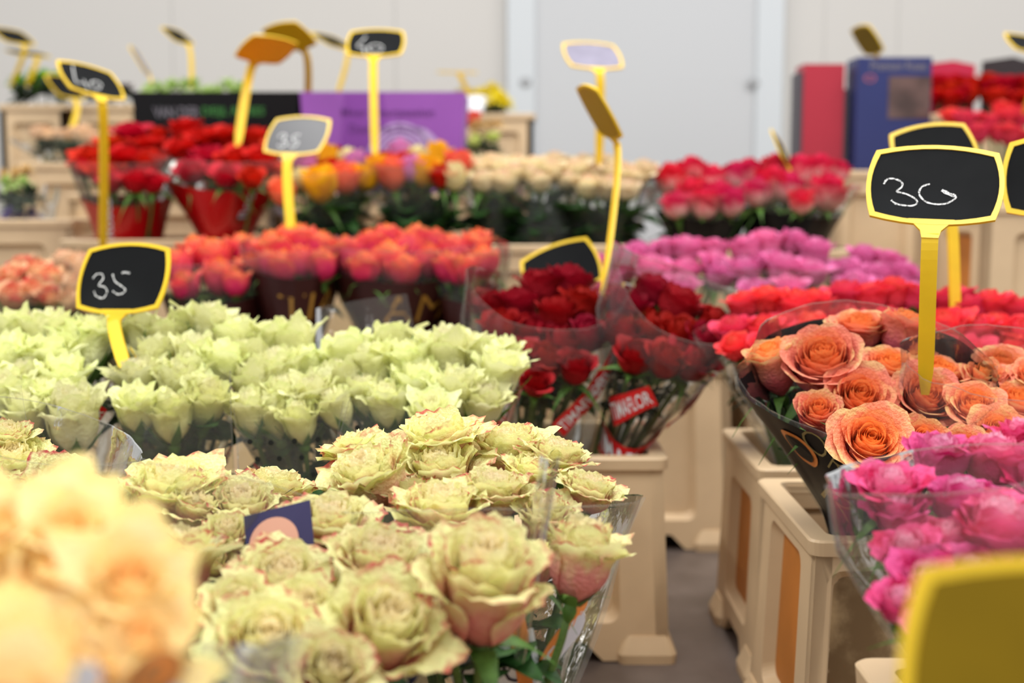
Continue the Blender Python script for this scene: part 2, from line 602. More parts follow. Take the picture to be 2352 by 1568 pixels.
def bucket(label, x0, x1, y0, dep, h, group=None, side=None, front=None, taper=0.07, pil=0.06, name='flower_bucket', top=0.05, pil_front=None):
    """open flower bucket standing on the floor: four framed walls with recessed panels, a lip and flared feet"""
    w = x1 - x0
    ti = 0.018
    BUCKETS.append(((x0 + x1) / 2, y0 + dep / 2, w / 2 * (1 - taper) - ti, dep / 2 * (1 - taper) - ti, h, w / 2, dep / 2))
    root = thing(name, label, 'bucket', ((x0 + x1) / 2, y0 + dep / 2, 0), group)
    th = 0.016
    pil_side = pil
    body = MB()
    wallh = h - 0.004
    panels = []
    for k in range(4):
        wd, dd = (w, dep) if k % 2 == 0 else (dep, w)
        rot = Matrix.Rotation(k * PI / 2, 4, 'Z')
        pil = pil_front if (pil_front and k % 2 == 0) else pil_side
        hw = lambda z: wd / 2 * (1 - taper * z / h)
        off = lambda z: dd / 2 * (1 - taper * z / h)
        zb = 0.002
        f = min(0.09, wd * 0.28)
        nz = 0.026
        outer = [(-hw(zb), zb), (-hw(zb) + f, zb), (-hw(nz) + f + 0.022, nz), (hw(nz) - f - 0.022, nz), (hw(zb) - f, zb), (hw(zb), zb),
                 (hw(wallh), wallh), (-hw(wallh), wallh)]
        z0i, z1i = 0.05, h - top
        inner = rrect(hw(z0i) - pil, hw(z1i) - pil * 0.95, z0i, z1i, 0.016)
        pts, tri = fill_hole(outer, inner)
        to3 = lambda s, z, o: rot @ Vector((s, -(off(z) - o), z))
        n = len(pts)
        body.add([to3(s, z, 0) for s, z in pts] + [to3(s * (1 - 0.6 * th / wd), z, th) for s, z in pts],
                 [t for t in tri] + [tuple(n + i for i in reversed(t)) for t in tri])
        cz = (z0i + z1i) / 2
        sunk = rrect(hw(z0i) - pil - 0.011, hw(z1i) - pil * 0.95 - 0.011, z0i + 0.011, z1i - 0.011, 0.012)
        ni = len(inner)
        body.add([to3(s, z, 0) for s, z in inner] + [to3(s, z, th) for s, z in sunk], [(i, (i + 1) % ni, ni + (i + 1) % ni, ni + i) for i in range(ni)])
        for lp in (outer,):
            m = len(lp)
            body.add([to3(s, z, 0) for s, z in lp] + [to3(s, z, th) for s, z in lp],
                     [(i, (i + 1) % m, m + (i + 1) % m, m + i) for i in range(m)])
        pm = MB()
        pl = rrect(hw(z0i) - pil - 0.008, hw(z1i) - pil * 0.95 - 0.008, z0i + 0.008, z1i - 0.008, 0.013)
        pm.add([to3(s, z, th - 0.003) for s, z in pl] + [to3(s, z, th + 0.001) for s, z in pl],
               [tuple(range(len(pl))), tuple(reversed(range(len(pl), 2 * len(pl))))])
        panels.append(pm)
    # inside floor
    q = 1 - taper * 0.04 / h
    body.box((0, 0, 0.026), (w * q - 2 * th, dep * q - 2 * th, 0.008))
    b = body.build('body', BEIGE, root, bevel=0.0025)
    for k, pm in enumerate(panels):
        mt = BEIGE
        if k in (1, 3) and side:
            mt = side
        if k == 0 and front:
            mt = front
        pm.build('side_panel', mt, root)
    # lip
    lip = MB()
    hwT, hdT = w / 2 * (1 - taper), dep / 2 * (1 - taper)
    prof = [(0.0, h - 0.016), (0.006, h - 0.015), (0.007, h - 0.002), (0.005, h), (-th + 0.002, h), (-th, h - 0.012)]
    rows = []
    for o, z in prof:
        A, B, r = hwT + o, hdT + o, 0.012
        rows.append([Vector((x, y, z)) for x, y in rrect(A, A, -B, B, r, 4)])
    lip.grid(rows, True)
    lip.build('rim', BEIGE, root, smooth=False)
    for sx in (-1, 1):
        for sy in (-1, 1):
            ft = MB()
            fx, fy = sx * (w / 2 - 0.028), sy * (dep / 2 - 0.028)
            rows = []
            for z, s in ((0.0, 0.036), (0.012, 0.037), (0.02, 0.034), (0.034, 0.0285)):
                rows.append([Vector((fx + x, fy + y, z)) for x, y in rrect(s, s, -s, s, 0.01, 3)])
            ft.grid(rows, True)
            nn = len(rows[0])
            ft.f.append(tuple(reversed(range(nn))))
            ft.f.append(tuple(range(3 * nn, 4 * nn)))
            ft.mi += [0, 0]
            ft.build('foot', BEIGE, root)
    return root


# ------------------------------------------------------------------ bouquets
def text_mesh(s, size=1.0, bold=0.0, width=None):
    cu = bpy.data.curves.new('lettering', 'FONT')
    cu.body = s
    cu.size = size
    cu.align_x = 'CENTER'
    cu.align_y = 'CENTER'
    cu.offset = bold
    cu.resolution_u = 3
    o = bpy.data.objects.new('lettering', cu)
    COL.objects.link(o)
    dg = bpy.context.evaluated_depsgraph_get()
    me = bpy.data.meshes.new_from_object(o.evaluated_get(dg))
    vs = [v.co.copy() for v in me.vertices]
    fs = [tuple(p.vertices) for p in me.polygons]
    bpy.data.objects.remove(o)
    bpy.data.curves.remove(cu)
    bpy.data.meshes.remove(me)
    if vs:
        xs = [v.x for v in vs]
        ys = [v.y for v in vs]
        cx, cy = (min(xs) + max(xs)) / 2, (min(ys) + max(ys)) / 2
        sx = (max(xs) - min(xs)) or 1
        sy = (max(ys) - min(ys)) or 1
        vs = [((v.x - cx) / sx, (v.y - cy) / sy) for v in vs]     # -.5 .. .5 both ways
    return vs, fs


class Sleeve:
    def __init__(self, base, z0, cen, a, b, up_f, up_b, seed, r0=0.03, yaw=0.0, lens=0.55, side_tip=0.0, rim=None):
        self.rim = rim
        ax = (cen - base)
        self.L = ax.length
        self.M = axes(ax, Vector((math.cos(yaw), math.sin(yaw), 0)))
        self.base, self.a, self.b, self.r0 = base, a, b, r0
        self.t0 = z0
        self.up_f, self.up_b = up_f, up_b
        self.sd = Vector((seed * 3.7, seed * 1.3, seed * 0.77))
        self.lens = lens
        self.tip = side_tip

    def pt(self, th, t, off=0.0):
        """th: 0 = right crease, pi/2 = rear, -pi/2 = front; t: 0..1 from the foot to the upper rim"""
        c, s = math.cos(th), math.sin(th)
        rise = lerp(self.up_f, self.up_b, (s + 1) / 2) + self.tip * abs(c) ** 4
        h = lerp(self.t0, self.L + rise, t)
        k = h / self.L
        g = clamp(k) ** 0.9 + max(0, k - 1) * 0.35
        ra, rb = self.r0 + (self.a - self.r0) * g, self.r0 + (self.b - self.r0) * g
        if self.rim:
            kr, wr, br = self.rim
            if k <= kr:
                ra = lerp(min(self.r0, wr), wr, k / kr)
                rb = lerp(min(self.r0, br), br, k / kr)
            elif k < 1:
                e = ((k - kr) / (1 - kr)) ** 1.1
                ra, rb = lerp(wr, self.a, e), lerp(br, self.b, e)
        x = c * ra
        y = math.copysign(abs(s) ** (1 + self.lens * 0.5), s) * rb
        t = t * (0.3 if self.rim and k <= self.rim[0] else 1.0)
        nz = noise.noise(Vector((c * 2.2, s * 2.2, t * 2.5)) + self.sd) * 0.012 * t
        n2 = noise.noise(Vector((c * 6, s * 6, t * 3)) + self.sd) * 0.005 * t
        d = Vector((c, s, 0)).normalized()
        p = Vector((x, y, h)) + d * (nz + n2 + off)
        return self.base + self.M @ p

    def film(self, root, name='sleeve', nt=64, nv=14, mat=None, edge=True):
        mb = MB()
        rows = [[self.pt(2 * PI * i / nt, j / nv) for i in range(nt)] for j in range(nv + 1)]
        mb.grid(rows, True)
        if edge:
            mb.grid([[self.pt(2 * PI * i / nt, 0.994, 0.0004) for i in range(nt)], [self.pt(2 * PI * i / nt, 1.0, 0.0006) for i in range(nt)]], True, 1)
            for th in (0.0, PI):
                d = self.M @ Vector((math.cos(th), 0, 0))
                mb.grid([[self.pt(th, j / 20), self.pt(th, j / 20) + d * 0.004] for j in range(21)], False, 1)
        o = mb.build(name, [mat or FILM, FILM_EDGE], root, smooth=True)
        return o

    def patch(self, root, name, mat, th0, th1, t0, t1, off=0.0012, nt=24, nv=8, top=None, smooth=True):
        mb = MB()
        rows = []
        for j in range(nv + 1):
            row = []
            for i in range(nt + 1):
                th = lerp(th0, th1, i / nt)
                tt = (top(i / nt) if top else t1)
                row.append(self.pt(th, lerp(t0, tt, j / nv), off))
            rows.append(row)
        mb.grid(rows)
        return mb.build(name, mat, root, smooth=smooth)

    def frame_at(self, th, t):
        """point on the film with its along-rim, upward and outward directions"""
        p = self.pt(th, t)
        u = (self.pt(th + 0.04, t) - self.pt(th - 0.04, t)).normalized()
        w = (self.pt(th, min(1, t + 0.03)) - self.pt(th, t - 0.03)).normalized()
        return p, u, w

    def plane_map(self, th, t, roll, W, H, off):
        """maps (-.5..5, -.5..5) onto the film round (th, t)"""
        p, u, w = self.frame_at(th, t)
        cr, sr = math.cos(roll), math.sin(roll)
        e = 0.05
        du = (self.pt(th + e, t) - self.pt(th - e, t)).length / (2 * e)
        dw = (self.pt(th, t + 0.03) - self.pt(th, t - 0.03)).length / 0.06

        def f(x, y, o=0.0):
            X, Y = x * W, y * H
            a, b = X * cr - Y * sr, X * sr + Y * cr
            return self.pt(th + a / du, t + b / dw, off + o)
        return f

    def label_patch(self, root, name, mat, th, t, roll, W, H, off=0.0018, n=10):
        f = self.plane_map(th, t, roll, W, H, off)
        mb = MB()
        mb.grid([[f(-0.5 + i / n, -0.5 + j / 4) for i in range(n + 1)] for j in range(5)])
        return mb.build(name, mat, root, smooth=True), f

    def lettering(self, root, mat, s, th, t, roll, W, H, off=0.0026, bold=0.02, name='lettering'):
        f = self.plane_map(th, t, roll, W, H, off)
        vs, fs = text_mesh(s, 1.0, bold)
        mb = MB()
        mb.add([f(x, y) for x, y in vs], fs)
        return mb.build(name, mat, root)


SIZE = {'antique': 1.12, 'antique_tall': 1.08, 'antique_long': 1.08, 'peach': 1.05, 'peach_tall': 1.05, 'white': 1.25, 'coral': 1.25, 'sunset': 1.2, 'hotpink': 1.25, 'cream': 1.15, 'blush': 1.3, 'red': 1.2, 'fuchsia': 1.2, 'yellow': 1.35, 'orange': 1.35, 'lilac': 1.35, 'ivory': 1.35,
        'bright': 1.7, 'pale': 1.7, 'darkleaf': 1.8, 'wine': 1.7, 'mum': 1.6, 'violet': 1.6, 'tan': 1.7}


def bouquet(label, heads, base, d, slope=0.06, lean=0.25, group=None, kind=None, sleeve=None, leaves=0, seed=1, stem=True,
            calyx=True, cen_up=0.0, dj=0.012, name='rose_bouquet', face=None, stem_r=0.0028, leaf_size=0.075, ymid=None, tilt_rand=0.12, head='rose', cat='bouquet'):
    """heads: (x, y, width) or (x, y, width, kind) in photograph pixels; d: depth of the middle; slope: metres deeper per 100 px higher"""
    rnd = random.Random(seed)
    base = Vector(base)
    root = thing(name, label, cat, base, group)
    ys = [h[1] for h in heads]
    ym = ymid if ymid is not None else (min(ys) + max(ys)) / 2
    R, cs = [], []
    for h in heads:
        kd = (h[3] if len(h) > 3 and h[3] else None) or kind
        dd = d + slope * (ym - h[1]) / 100 + rnd.uniform(-dj, dj) + (h[4] if len(h) > 4 else 0)
        c = P(h[0], h[1], dd)
        r = h[2] * dd / F / 2 * SIZE.get(kd, 1.15)
        ax = (c - base).normalized() + Vector((rnd.uniform(-tilt_rand, tilt_rand), -(h[5] if len(h) > 5 else lean) + rnd.uniform(-tilt_rand, tilt_rand), 0))
        ax.normalize()
        R.append((c, r, ax, kd))
        cs.append(c)
    cen = sum(cs, Vector()) / len(cs)
    up = (cen - base).normalized()
    rim = None
    for bx, by, wx, wy, bh, fx, fy in BUCKETS:
        if abs(base.x - bx) < fx and abs(base.y - by) < fy and cen.z > bh:
            kr = (bh - base.z) / (cen.z + cen_up - base.z)
            p = base.lerp(cen, kr)
            wmax = sleeve.get('w', 0.08) if sleeve else 0.08
            wr = min(wmax, wx - abs(p.x - bx) - 0.012)
            br = min(wmax, wy - abs(p.y - by) - 0.012)
            if min(wr, br) < 0.03:
                print('RIM', label, round(wr, 3), round(br, 3))
            rim = (kr, max(wr, 0.02), max(br, 0.02), p - base)
    for k, (c, r, ax, kd) in enumerate(R):
        meshes, hh = KINDS[kd]
        o = bpy.data.objects.new(head, meshes[rnd.randrange(len(meshes))])
        link(o, root)
        A = axes(ax) @ Matrix.Rotation(rnd.uniform(0, 6.28), 3, 'Z')
        org = c - ax * (hh * r * 0.52)
        M = A.to_4x4() @ Matrix.Diagonal((r, r, r, 1))
        M.translation = org - base
        o.matrix_basis = M
        if calyx:
            s = bpy.data.objects.new('calyx', SEPALS_UP[rnd.randrange(3)] if kd == 'white' else SEPALS[rnd.randrange(4)])
            link(s, o)
        if stem:
            mb = MB()
            p0 = org - base
            p3 = Vector((rnd.uniform(-0.02, 0.02), rnd.uniform(-0.02, 0.02), rnd.uniform(0.0, 0.02)))
            p1 = p0 - ax * 0.06
            p2 = rim[3] * 0.8 + p3 * 0.3 if rim else p0 * 0.35 + p3 * 0.65
            pts = []
            for j in range(9):
                t = j / 8
                pts.append(p0 * (1 - t) ** 3 + p1 * 3 * t * (1 - t) ** 2 + p2 * 3 * t * t * (1 - t) + p3 * t ** 3)
            mb.tube(pts, stem_r, 6)
            Mi = M.inverted()
            mb.v = [tuple(Mi @ Vector(v)) for v in mb.v]
            mb.build('stem', STEMG, o, smooth=True)
    for k in range(leaves):
        c, r, ax, kd = R[k % len(R)]
        o = bpy.data.objects.new('leaf', LEAVES[rnd.randrange(4)])
        link(o, root)
        p = lerp(base, c, rnd.uniform(0.6, 0.86)) + Vector((rnd.uniform(-0.015, 0.015), rnd.uniform(-0.015, 0.015), 0))
        p = p.lerp(base.lerp(cen, 0.72), 0.45)
        if kind == 'darkred':
            q = base.lerp(cen, (p.z - base.z) / (cen.z - base.z))
            p = q.lerp(p, 0.45) + Vector((0, 0.02, 0))
        az = rnd.uniform(0, 6.28) if rnd.random() < 0.4 else -PI / 2 + rnd.uniform(-1.2, 1.2)
        A = Matrix.Rotation(az, 3, 'Z') @ Matrix.Rotation(rnd.uniform(-0.7, 0.2), 3, 'Y')
        M = A.to_4x4() @ Matrix.Scale(leaf_size * rnd.uniform(0.8, 1.3), 4)
        M.translation = p - base
        o.matrix_basis = M
    S = None
    if sleeve is not None:
        lat = axes(up)
        a = max(abs((c - cen).dot(lat.col[0])) + r for c, r, _, _ in R) * sleeve.get('ka', 1.0) + 0.006
        b = max(abs((c - cen).dot(lat.col[1])) + r for c, r, _, _ in R) * sleeve.get('kb', 0.95) * 0.85 + 0.004
        S = Sleeve(Vector((0, 0, 0)), sleeve.get('z0', 0.10), cen + up * cen_up - base, a, b, sleeve.get('f', 0.0), sleeve.get('b', 0.06), seed,
                   sleeve.get('r0', 0.025), sleeve.get('yaw', 0.0), sleeve.get('lens', 0.55), sleeve.get('tip', 0.0), rim[:3] if rim else None)
        S.root = root
        S.obj = S.film(root, mat=sleeve.get('mat'))
    return root, S


def to_px(p):
    w = Vector(p) - CAM
    f = w.dot(CF)
    return CX + F * w.x / f, CY - F * w.dot(CU) / f


def find(S, px, py):
    """where on the front of a sleeve the photograph's point px, py lies"""
    best = None
    for i in range(61):
        th = -PI + PI * i / 60
        for j in range(61):
            t = j / 60
            x, y = to_px(S.root.location + S.pt(th, t))
            e = (x - px) ** 2 + (y - py) ** 2
            if best is None or e < best[0]:
                best = (e, th, t)
    return best[1], best[2]


def band_to(S, mat, px, py, drop=0.02):
    return band(S, mat, 0.04, find(S, px, py)[1], drop)


def band(S, mat, t0, t1, drop=0.0, off=0.0015, name='printed_band'):
    """an opaque printed strip that runs round the whole sleeve"""
    mb = MB()
    n, nv = 64, 8
    rows = [[S.pt(2 * PI * i / n, lerp(t0, t1 + drop * math.sin(2 * PI * i / n * 2 + 1.0), j / nv), off) for i in range(n)] for j in range(nv + 1)]
    mb.grid(rows, True)
    return mb.build(name, mat, S.obj, smooth=True)


# ------------------------------------------------------------------ price signs
def curve_side(p, q, bulge, n=8):
    (x0, z0), (x1, z1) = p, q
    nx, nz = (z1 - z0), -(x1 - x0)
    l = math.hypot(nx, nz)
    nx, nz = nx / l, nz / l
    return [(lerp(x0, x1, t) + nx * bulge * 4 * t * (1 - t), lerp(z0, z1, t) + nz * bulge * 4 * t * (1 - t)) for t in (k / n for k in range(n))]


def board_outline(s=1.0, inset=0.0):
    a, b = 0.054 * s - inset, 0.0365 * s - inset
    c = [(-a, -b), (a, -b), (a, b), (-a, b)]
    out = []
    for i in range(4):
        out += curve_side(c[i], c[(i + 1) % 4], (0.0075 if i % 2 == 0 else 0.006) * s)
    return out


def sign(label, px, py, d, yaw, tilt, roll, end, strokes=(), board=None, s=1.0, group='price signs on yellow stakes', chalk_w=0.0022, neck=True, stake_w=0.0145, back=None):
    c = P(px, py, d)
    M3 = Matrix.Rotation(math.radians(yaw), 3, 'Z') @ Matrix.Rotation(math.radians(-tilt), 3, 'X') @ Matrix.Rotation(math.radians(roll), 3, 'Y')
    e = P(*end) if len(end) == 3 and end[0] > 5 else Vector(end)
    root = thing('price_sign', label, 'price sign', e, group)
    M = M3.to_4x4()
    M.translation = c - e
    fr = MB()
    o1, o2 = board_outline(s), board_outline(s, 0.0042 * s)
    n = len(o1)
    th = 0.0032 * s
    rows = [[Vector((x, y, z)) for x, z in o] for o, y in ((o2, 0.0), (o2, -th / 2), (o1, -th / 2), (o1, th / 2))]
    fr.grid(rows, True)
    b0 = len(fr.v)
    fr.add([Vector((x, th / 2, z)) for x, z in o1], [tuple(reversed(range(n)))])
    # the fillet between board and stake, in the plane of the board
    zb = -0.044 * s
    if neck:
        w0, w1 = 0.02 * s, stake_w / 2
        prof = [(-w0, zb + 0.006), (-w1 * 1.25, zb - 0.006), (-w1, zb - 0.014), (w1, zb - 0.014), (w1 * 1.25, zb - 0.006), (w0, zb + 0.006)]
        fr.prism(prof, th * 0.9)
    fo = fr.build('frame', YEL, root, M=M)
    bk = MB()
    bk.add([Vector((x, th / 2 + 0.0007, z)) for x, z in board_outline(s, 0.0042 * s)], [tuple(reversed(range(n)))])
    bk.build('shaded_back_panel', back or YEL_SHADED, root, M=M)  # yellow back of the sign, its shade put into the colour
    bd = MB()
    bd.add([Vector((x, -0.0006, z)) for x, z in board_outline(s, 0.0038 * s)], [tuple(range(n))])
    bo = bd.build('board', board or BOARD, root, M=M)
    # stake
    top = M @ Vector((0, 0, zb - 0.008))
    bx = M3 @ Vector((1, 0, 0))
    ax = -top
    L = ax.length
    A = axes(ax, bx)
    st = MB()
    sag = (M3 @ Vector((0, 0, -1))) * min(0.02, L * 0.12)
    rows = []
    N = 12
    hw, tk = stake_w / 2, 0.0022
    prof = [(-hw, -tk), (-hw * 0.55, -tk), (-hw * 0.5, -tk * 0.2), (hw * 0.5, -tk * 0.2), (hw * 0.55, -tk), (hw, -tk), (hw, tk), (-hw, tk)]
    for j in range(N + 1):
        t = j / N
        p = top * (1 - t) ** 2 + (top + sag) * 2 * t * (1 - t) + Vector((0, 0, 0)) * t * t
        k = 1.0 if t < 0.9 else 1 - (t - 0.9) * 5
        rows.append([p + A.col[0] * (x * k) + A.col[1] * y for x, y in prof])
    st.grid(rows, True)
    m = len(prof)
    st.f += [tuple(range(m)), tuple(reversed(range(N * m, N * m + m)))]
    st.mi += [0, 0]
    st.build('stake', YEL, root)
    # chalk: strokes given in photograph pixels are laid on the plane of the board
    nrm = M3 @ Vector((0, -1, 0))
    Mi = M.inverted()
    for stroke in strokes:
        wd, pts = stroke
        loc = []
        for x, y in pts:
            r = ray(x, y)
            k = (c - CAM).dot(nrm) / r.dot(nrm)
            q = Mi @ (CAM + r * k - e)
            loc.append(Vector((q.x, q.z)))
        loc = smooth_line(loc)
        mb = MB()
        rows = []
        for i, p in enumerate(loc):
            t = (loc[min(i + 1, len(loc) - 1)] - loc[max(i - 1, 0)])
            t = t.normalized() if t.length > 1e-9 else Vector((1, 0))
            nn = Vector((-t.y, t.x)) * wd / 2 * (0.75 + 0.5 * noise.noise(Vector((i * 0.37, px, py))))
            nn *= 0.8
            rows.append([Vector((p.x + nn.x, -0.0011, p.y + nn.y)), Vector((p.x - nn.x, -0.0011, p.y - nn.y))])
        mb.grid(rows)
        mb.build('chalk_digit', CHALK, bo)
    return root


def smooth_line(p, n=6):
    if len(p) < 3:
        return [p[0].lerp(p[1], k / n) for k in range(n + 1)]
    out = []
    for i in range(len(p) - 1):
        a, b, c, d = p[max(i - 1, 0)], p[i], p[i + 1], p[min(i + 2, len(p) - 1)]
        for k in range(n):
            t = k / n
            out.append(0.5 * ((2 * b) + (c - a) * t + (2 * a - 5 * b + 4 * c - d) * t * t + (3 * b - 3 * c + d - a) * t ** 3))
    out.append(p[-1])
    return out


def oval(cx, cy, rx, ry, n=12, a0=0.3, turn=6.0, rot=0.0):
    return [(cx + rx * math.cos(a0 + turn * k / n) * math.cos(rot) - ry * math.sin(a0 + turn * k / n) * math.sin(rot),
             cy + rx * math.cos(a0 + turn * k / n) * math.sin(rot) + ry * math.sin(a0 + turn * k / n) * math.cos(rot)) for k in range(n + 1)]


def rowheads(x0, x1, n, y, w, rnd, jy=8, jx=8, kinds=None):
    out = []
    for i in range(n):
        x = lerp(x0, x1, (i + 0.5) / n) + rnd.uniform(-jx, jx)
        out.append((x, y + rnd.uniform(-jy, jy), w * rnd.uniform(0.9, 1.12), rnd.choice(kinds) if kinds else None))
    return out
# ------------------------------------------------------------------ the hall
def struct(name, mb, mat, parent=None, **kw):
    o = mb.build(name, mat, parent, **kw)
    if parent is None:
        o['kind'] = 'structure'
    return o


def wall_mat(name, rgb):
    t = NT(name)
    nz = t.noise(0.7, 3)
    c = t.mix(nz, srgb(tuple(v - 4 for v in rgb)), srgb(tuple(min(255, v + 4) for v in rgb)))
    return t.done(t.bsdf(c, 0.55, 0.3, t.bump(t.noise(60, 2), 0.05, 0.002)))


WALL = wall_mat('cream_wall_panel', (204, 201, 196))
DOORM = wall_mat('pale_grey_door', (198, 200, 202))
STRIP = wall_mat('cool_grey_trim', (206, 211, 214))


def floor_mat():
    t = NT('dark_concrete_floor')
    a, b = t.noise(3.5, 5), t.noise(40, 3)
    c = t.mix(t.mapr(a, 0.35, 0.65), srgb((74, 64, 58)), srgb((112, 100, 94)))
    c = t.mix(t.math('MULTIPLY', b, 0.35), c, srgb((70, 60, 54)))
    return t.done(t.bsdf(c, 0.4, 0.4))


WD = 4.9
fl = MB()
fl.box((0, 2.0, -0.05), (9.0, 8.0, 0.1))
struct('floor', fl, floor_mat())
wl = MB()
xs = [-4.5, -2.05, -1.25, -0.43, 1.15, 1.42, 2.3, 3.2, 4.5]
for a, b in zip(xs, xs[1:]):
    wl.box(((a + b) / 2, WD + 0.05, 1.7), (b - a - 0.0015, 0.1, 3.4))
wl.box((0, WD + 0.12, 1.7), (9, 0.04, 3.4))
struct('wall_back', wl, WALL)
xL0, xL1, xR0, xR1 = [(v - CX) / F * WD for v in (1165, 1228, 1722, 1783)]
dm = MB()
dm.box(((xL1 + xR0) / 2, WD - 0.022, 1.6), (xR0 - xL1 + 0.01, 0.03, 3.2))
dr = struct('door_1', dm, DOORM)
for k, (a, b) in enumerate(((xL0, xL1), (xR0, xR1))):
    m = MB()
    m.box(((a + b) / 2, WD - 0.03, 1.6), (b - a, 0.05, 3.2))
    tr = struct('trim_%d' % (k + 1), m, STRIP, bevel=0.004)
    m = MB()
    bp = P((1207, 1731)[k], 187, WD - 0.06)
    m.tube([bp + Vector((0, 0.004, 0)), bp, bp - Vector((0, 0.004, 0))], [0.02, 0.02, 0.014], 14)
    m.build('bolt', plain('dull_steel_%d' % k, (168, 170, 172), 0.4, 0.5), tr)

# ------------------------------------------------------------------ buckets
g1 = 'beige flower buckets on the floor'
bucket('beige flower bucket under the two dark red rose bunches', -0.10, 0.197, 1.58, 0.28, 0.259, g1)
bucket('beige bucket under the largest green and pink rose bunch', -0.125, 0.14, 0.62, 0.31, 0.20, g1)
bucket('beige bucket under the green and pink roses around the dark card', -0.40, -0.135, 0.57, 0.36, 0.20, g1)
bucket('beige bucket under the cream yellow bunch in the corner', -0.36, -0.06, 0.20, 0.33, 0.24, g1)
bucket('beige bucket under the green and pink bunch beside the cream one', -0.70, -0.42, 0.76, 0.36, 0.24, g1)
bucket('beige bucket under the first white-green rose bunches', -0.60, -0.30, 1.26, 0.28, 0.255, g1)
bucket('beige bucket under the white-green roses beside the dark red ones', -0.285, 0.015, 1.26, 0.28, 0.255, g1)
bucket('beige bucket under the red-edged and cream roses', -0.90, -0.60, 2.05, 0.28, 0.30, g1)
bucket('beige bucket under the first orange-pink bunch', -0.585, -0.29, 2.05, 0.28, 0.30, g1)
bucket('beige bucket behind the tall film of the white-green bunch', -0.28, 0.01, 2.05, 0.28, 0.30, g1)
bucket('beige bucket behind the dark red roses, with lilac-pink bunches', 0.08, 0.365, 2.10, 0.28, 0.305, g1)
bucket('beige bucket holding the lilac-pink bunches near the coral roses', 0.38, 0.67, 2.10, 0.28, 0.305, g1)
bucket('stained beige bucket with glow-tinted amber side under the peach roses', 0.274, 0.565, 1.18, 0.28, 0.262, g1, AMBER_GLOW, DIRTY, pil_front=0.012, top=0.03)
bucket('beige bucket with glow-tinted amber side under the coral red roses', 0.285, 0.575, 1.50, 0.28, 0.262, g1, AMBER_GLOW)
bucket('beige bucket beyond the coral red bucket, under more coral roses', 0.59, 0.88, 1.50, 0.28, 0.262, g1, AMBER_GLOW)
bucket('beige bucket under the hot pink roses', 0.232, 0.53, 0.60, 0.28, 0.262, g1)
g2 = 'tall beige flower buckets at the rear'
bucket('tall beige bucket under the bright red roses', -0.87, -0.486, 2.50, 0.3, 0.497, g2, taper=0.05)
bucket('tall beige bucket under the mixed colour roses', -0.478, -0.115, 2.50, 0.3, 0.49, g2, taper=0.05)
bucket('tall beige bucket under the blush cream roses', -0.105, 0.275, 2.50, 0.3, 0.487, g2, taper=0.05)
bucket('tall beige bucket under the fuchsia roses', 0.285, 0.66, 2.50, 0.3, 0.477, g2, taper=0.05)
bucket('tall beige bucket with small pots by the photo edge', -1.30, -0.90, 2.70, 0.3, 0.532, g2, AMBER_GLOW, taper=0.03)
bucket('tall beige bucket with panel showing behind the red roses', -1.20, -0.86, 3.18, 0.3, 0.66, g2, taper=0.03)
bucket('very tall beige bucket under the bright green plants', -1.44, -1.255, 3.72, 0.3, 0.835, g2, taper=0.0, pil=0.035)
bucket('very tall beige bucket under the dark plants', -1.235, -1.05, 3.72, 0.3, 0.835, g2, taper=0.0, pil=0.035)
bucket('tall beige bucket supporting the black carton', -1.02, -0.56, 3.0, 0.3, 0.585, g2, taper=0.03)
bucket('tall beige bucket supporting the purple carton', -0.53, -0.09, 3.0, 0.3, 0.585, g2, taper=0.03)
bucket('very tall beige bucket under the yellow flowers', -0.16, 0.06, 3.72, 0.3, 0.81, g2, taper=0.0, pil=0.04)
bucket('tall beige bucket with slots beside the fuchsia roses', 0.70, 0.90, 2.86, 0.28, 0.635, g2, AMBER_GLOW, taper=0.05, pil=0.035)
bucket('tall beige framed bucket at the photo edge behind the signs', 0.845, 1.12, 2.36, 0.28, 0.564, g2, AMBER_GLOW, taper=0.05)
bucket('tall beige bucket under the distant coral flowers', 0.98, 1.30, 2.92, 0.28, 0.64, g2, AMBER_GLOW, taper=0.05)
bucket('very tall beige bucket under the distant red roses', 0.90, 1.42, 3.34, 0.34, 0.785, g2, taper=0.0)

# ------------------------------------------------------------------ bouquets: the near ones
R = random.Random(4)
FILMW = film_mat('milky_film', (240, 238, 216), 0.06, 0.16, 0.12)
PURP = plain('violet_print', (52, 48, 84), 0.5, 0.25)
ORNG = plain('orange_print', (222, 134, 62), 0.35, 0.5)
WHIT = plain('white_print', (226, 226, 230), 0.35, 0.5)
NAVY = plain('navy_print', (26, 26, 52), 0.3, 0.5)
PEACHP = plain('peach_print', (206, 152, 128), 0.4, 0.4)
REDP = plain('red_print', (206, 26, 30), 0.35, 0.5)
BLACKP = plain('black_print', (18, 17, 19), 0.4, 0.2)
MAROON = plain('maroon_print', (48, 18, 16), 0.4, 0.25)
GOLD = plain('gold_print', (150, 108, 38), 0.4, 0.5)
CRIMS = plain('crimson_print', (176, 8, 14), 0.28, 0.5)
LILACP = plain('lilac_print', (196, 196, 206), 0.35, 0.5)
CAPR = plain('brown_print', (168, 120, 74), 0.4, 0.4)

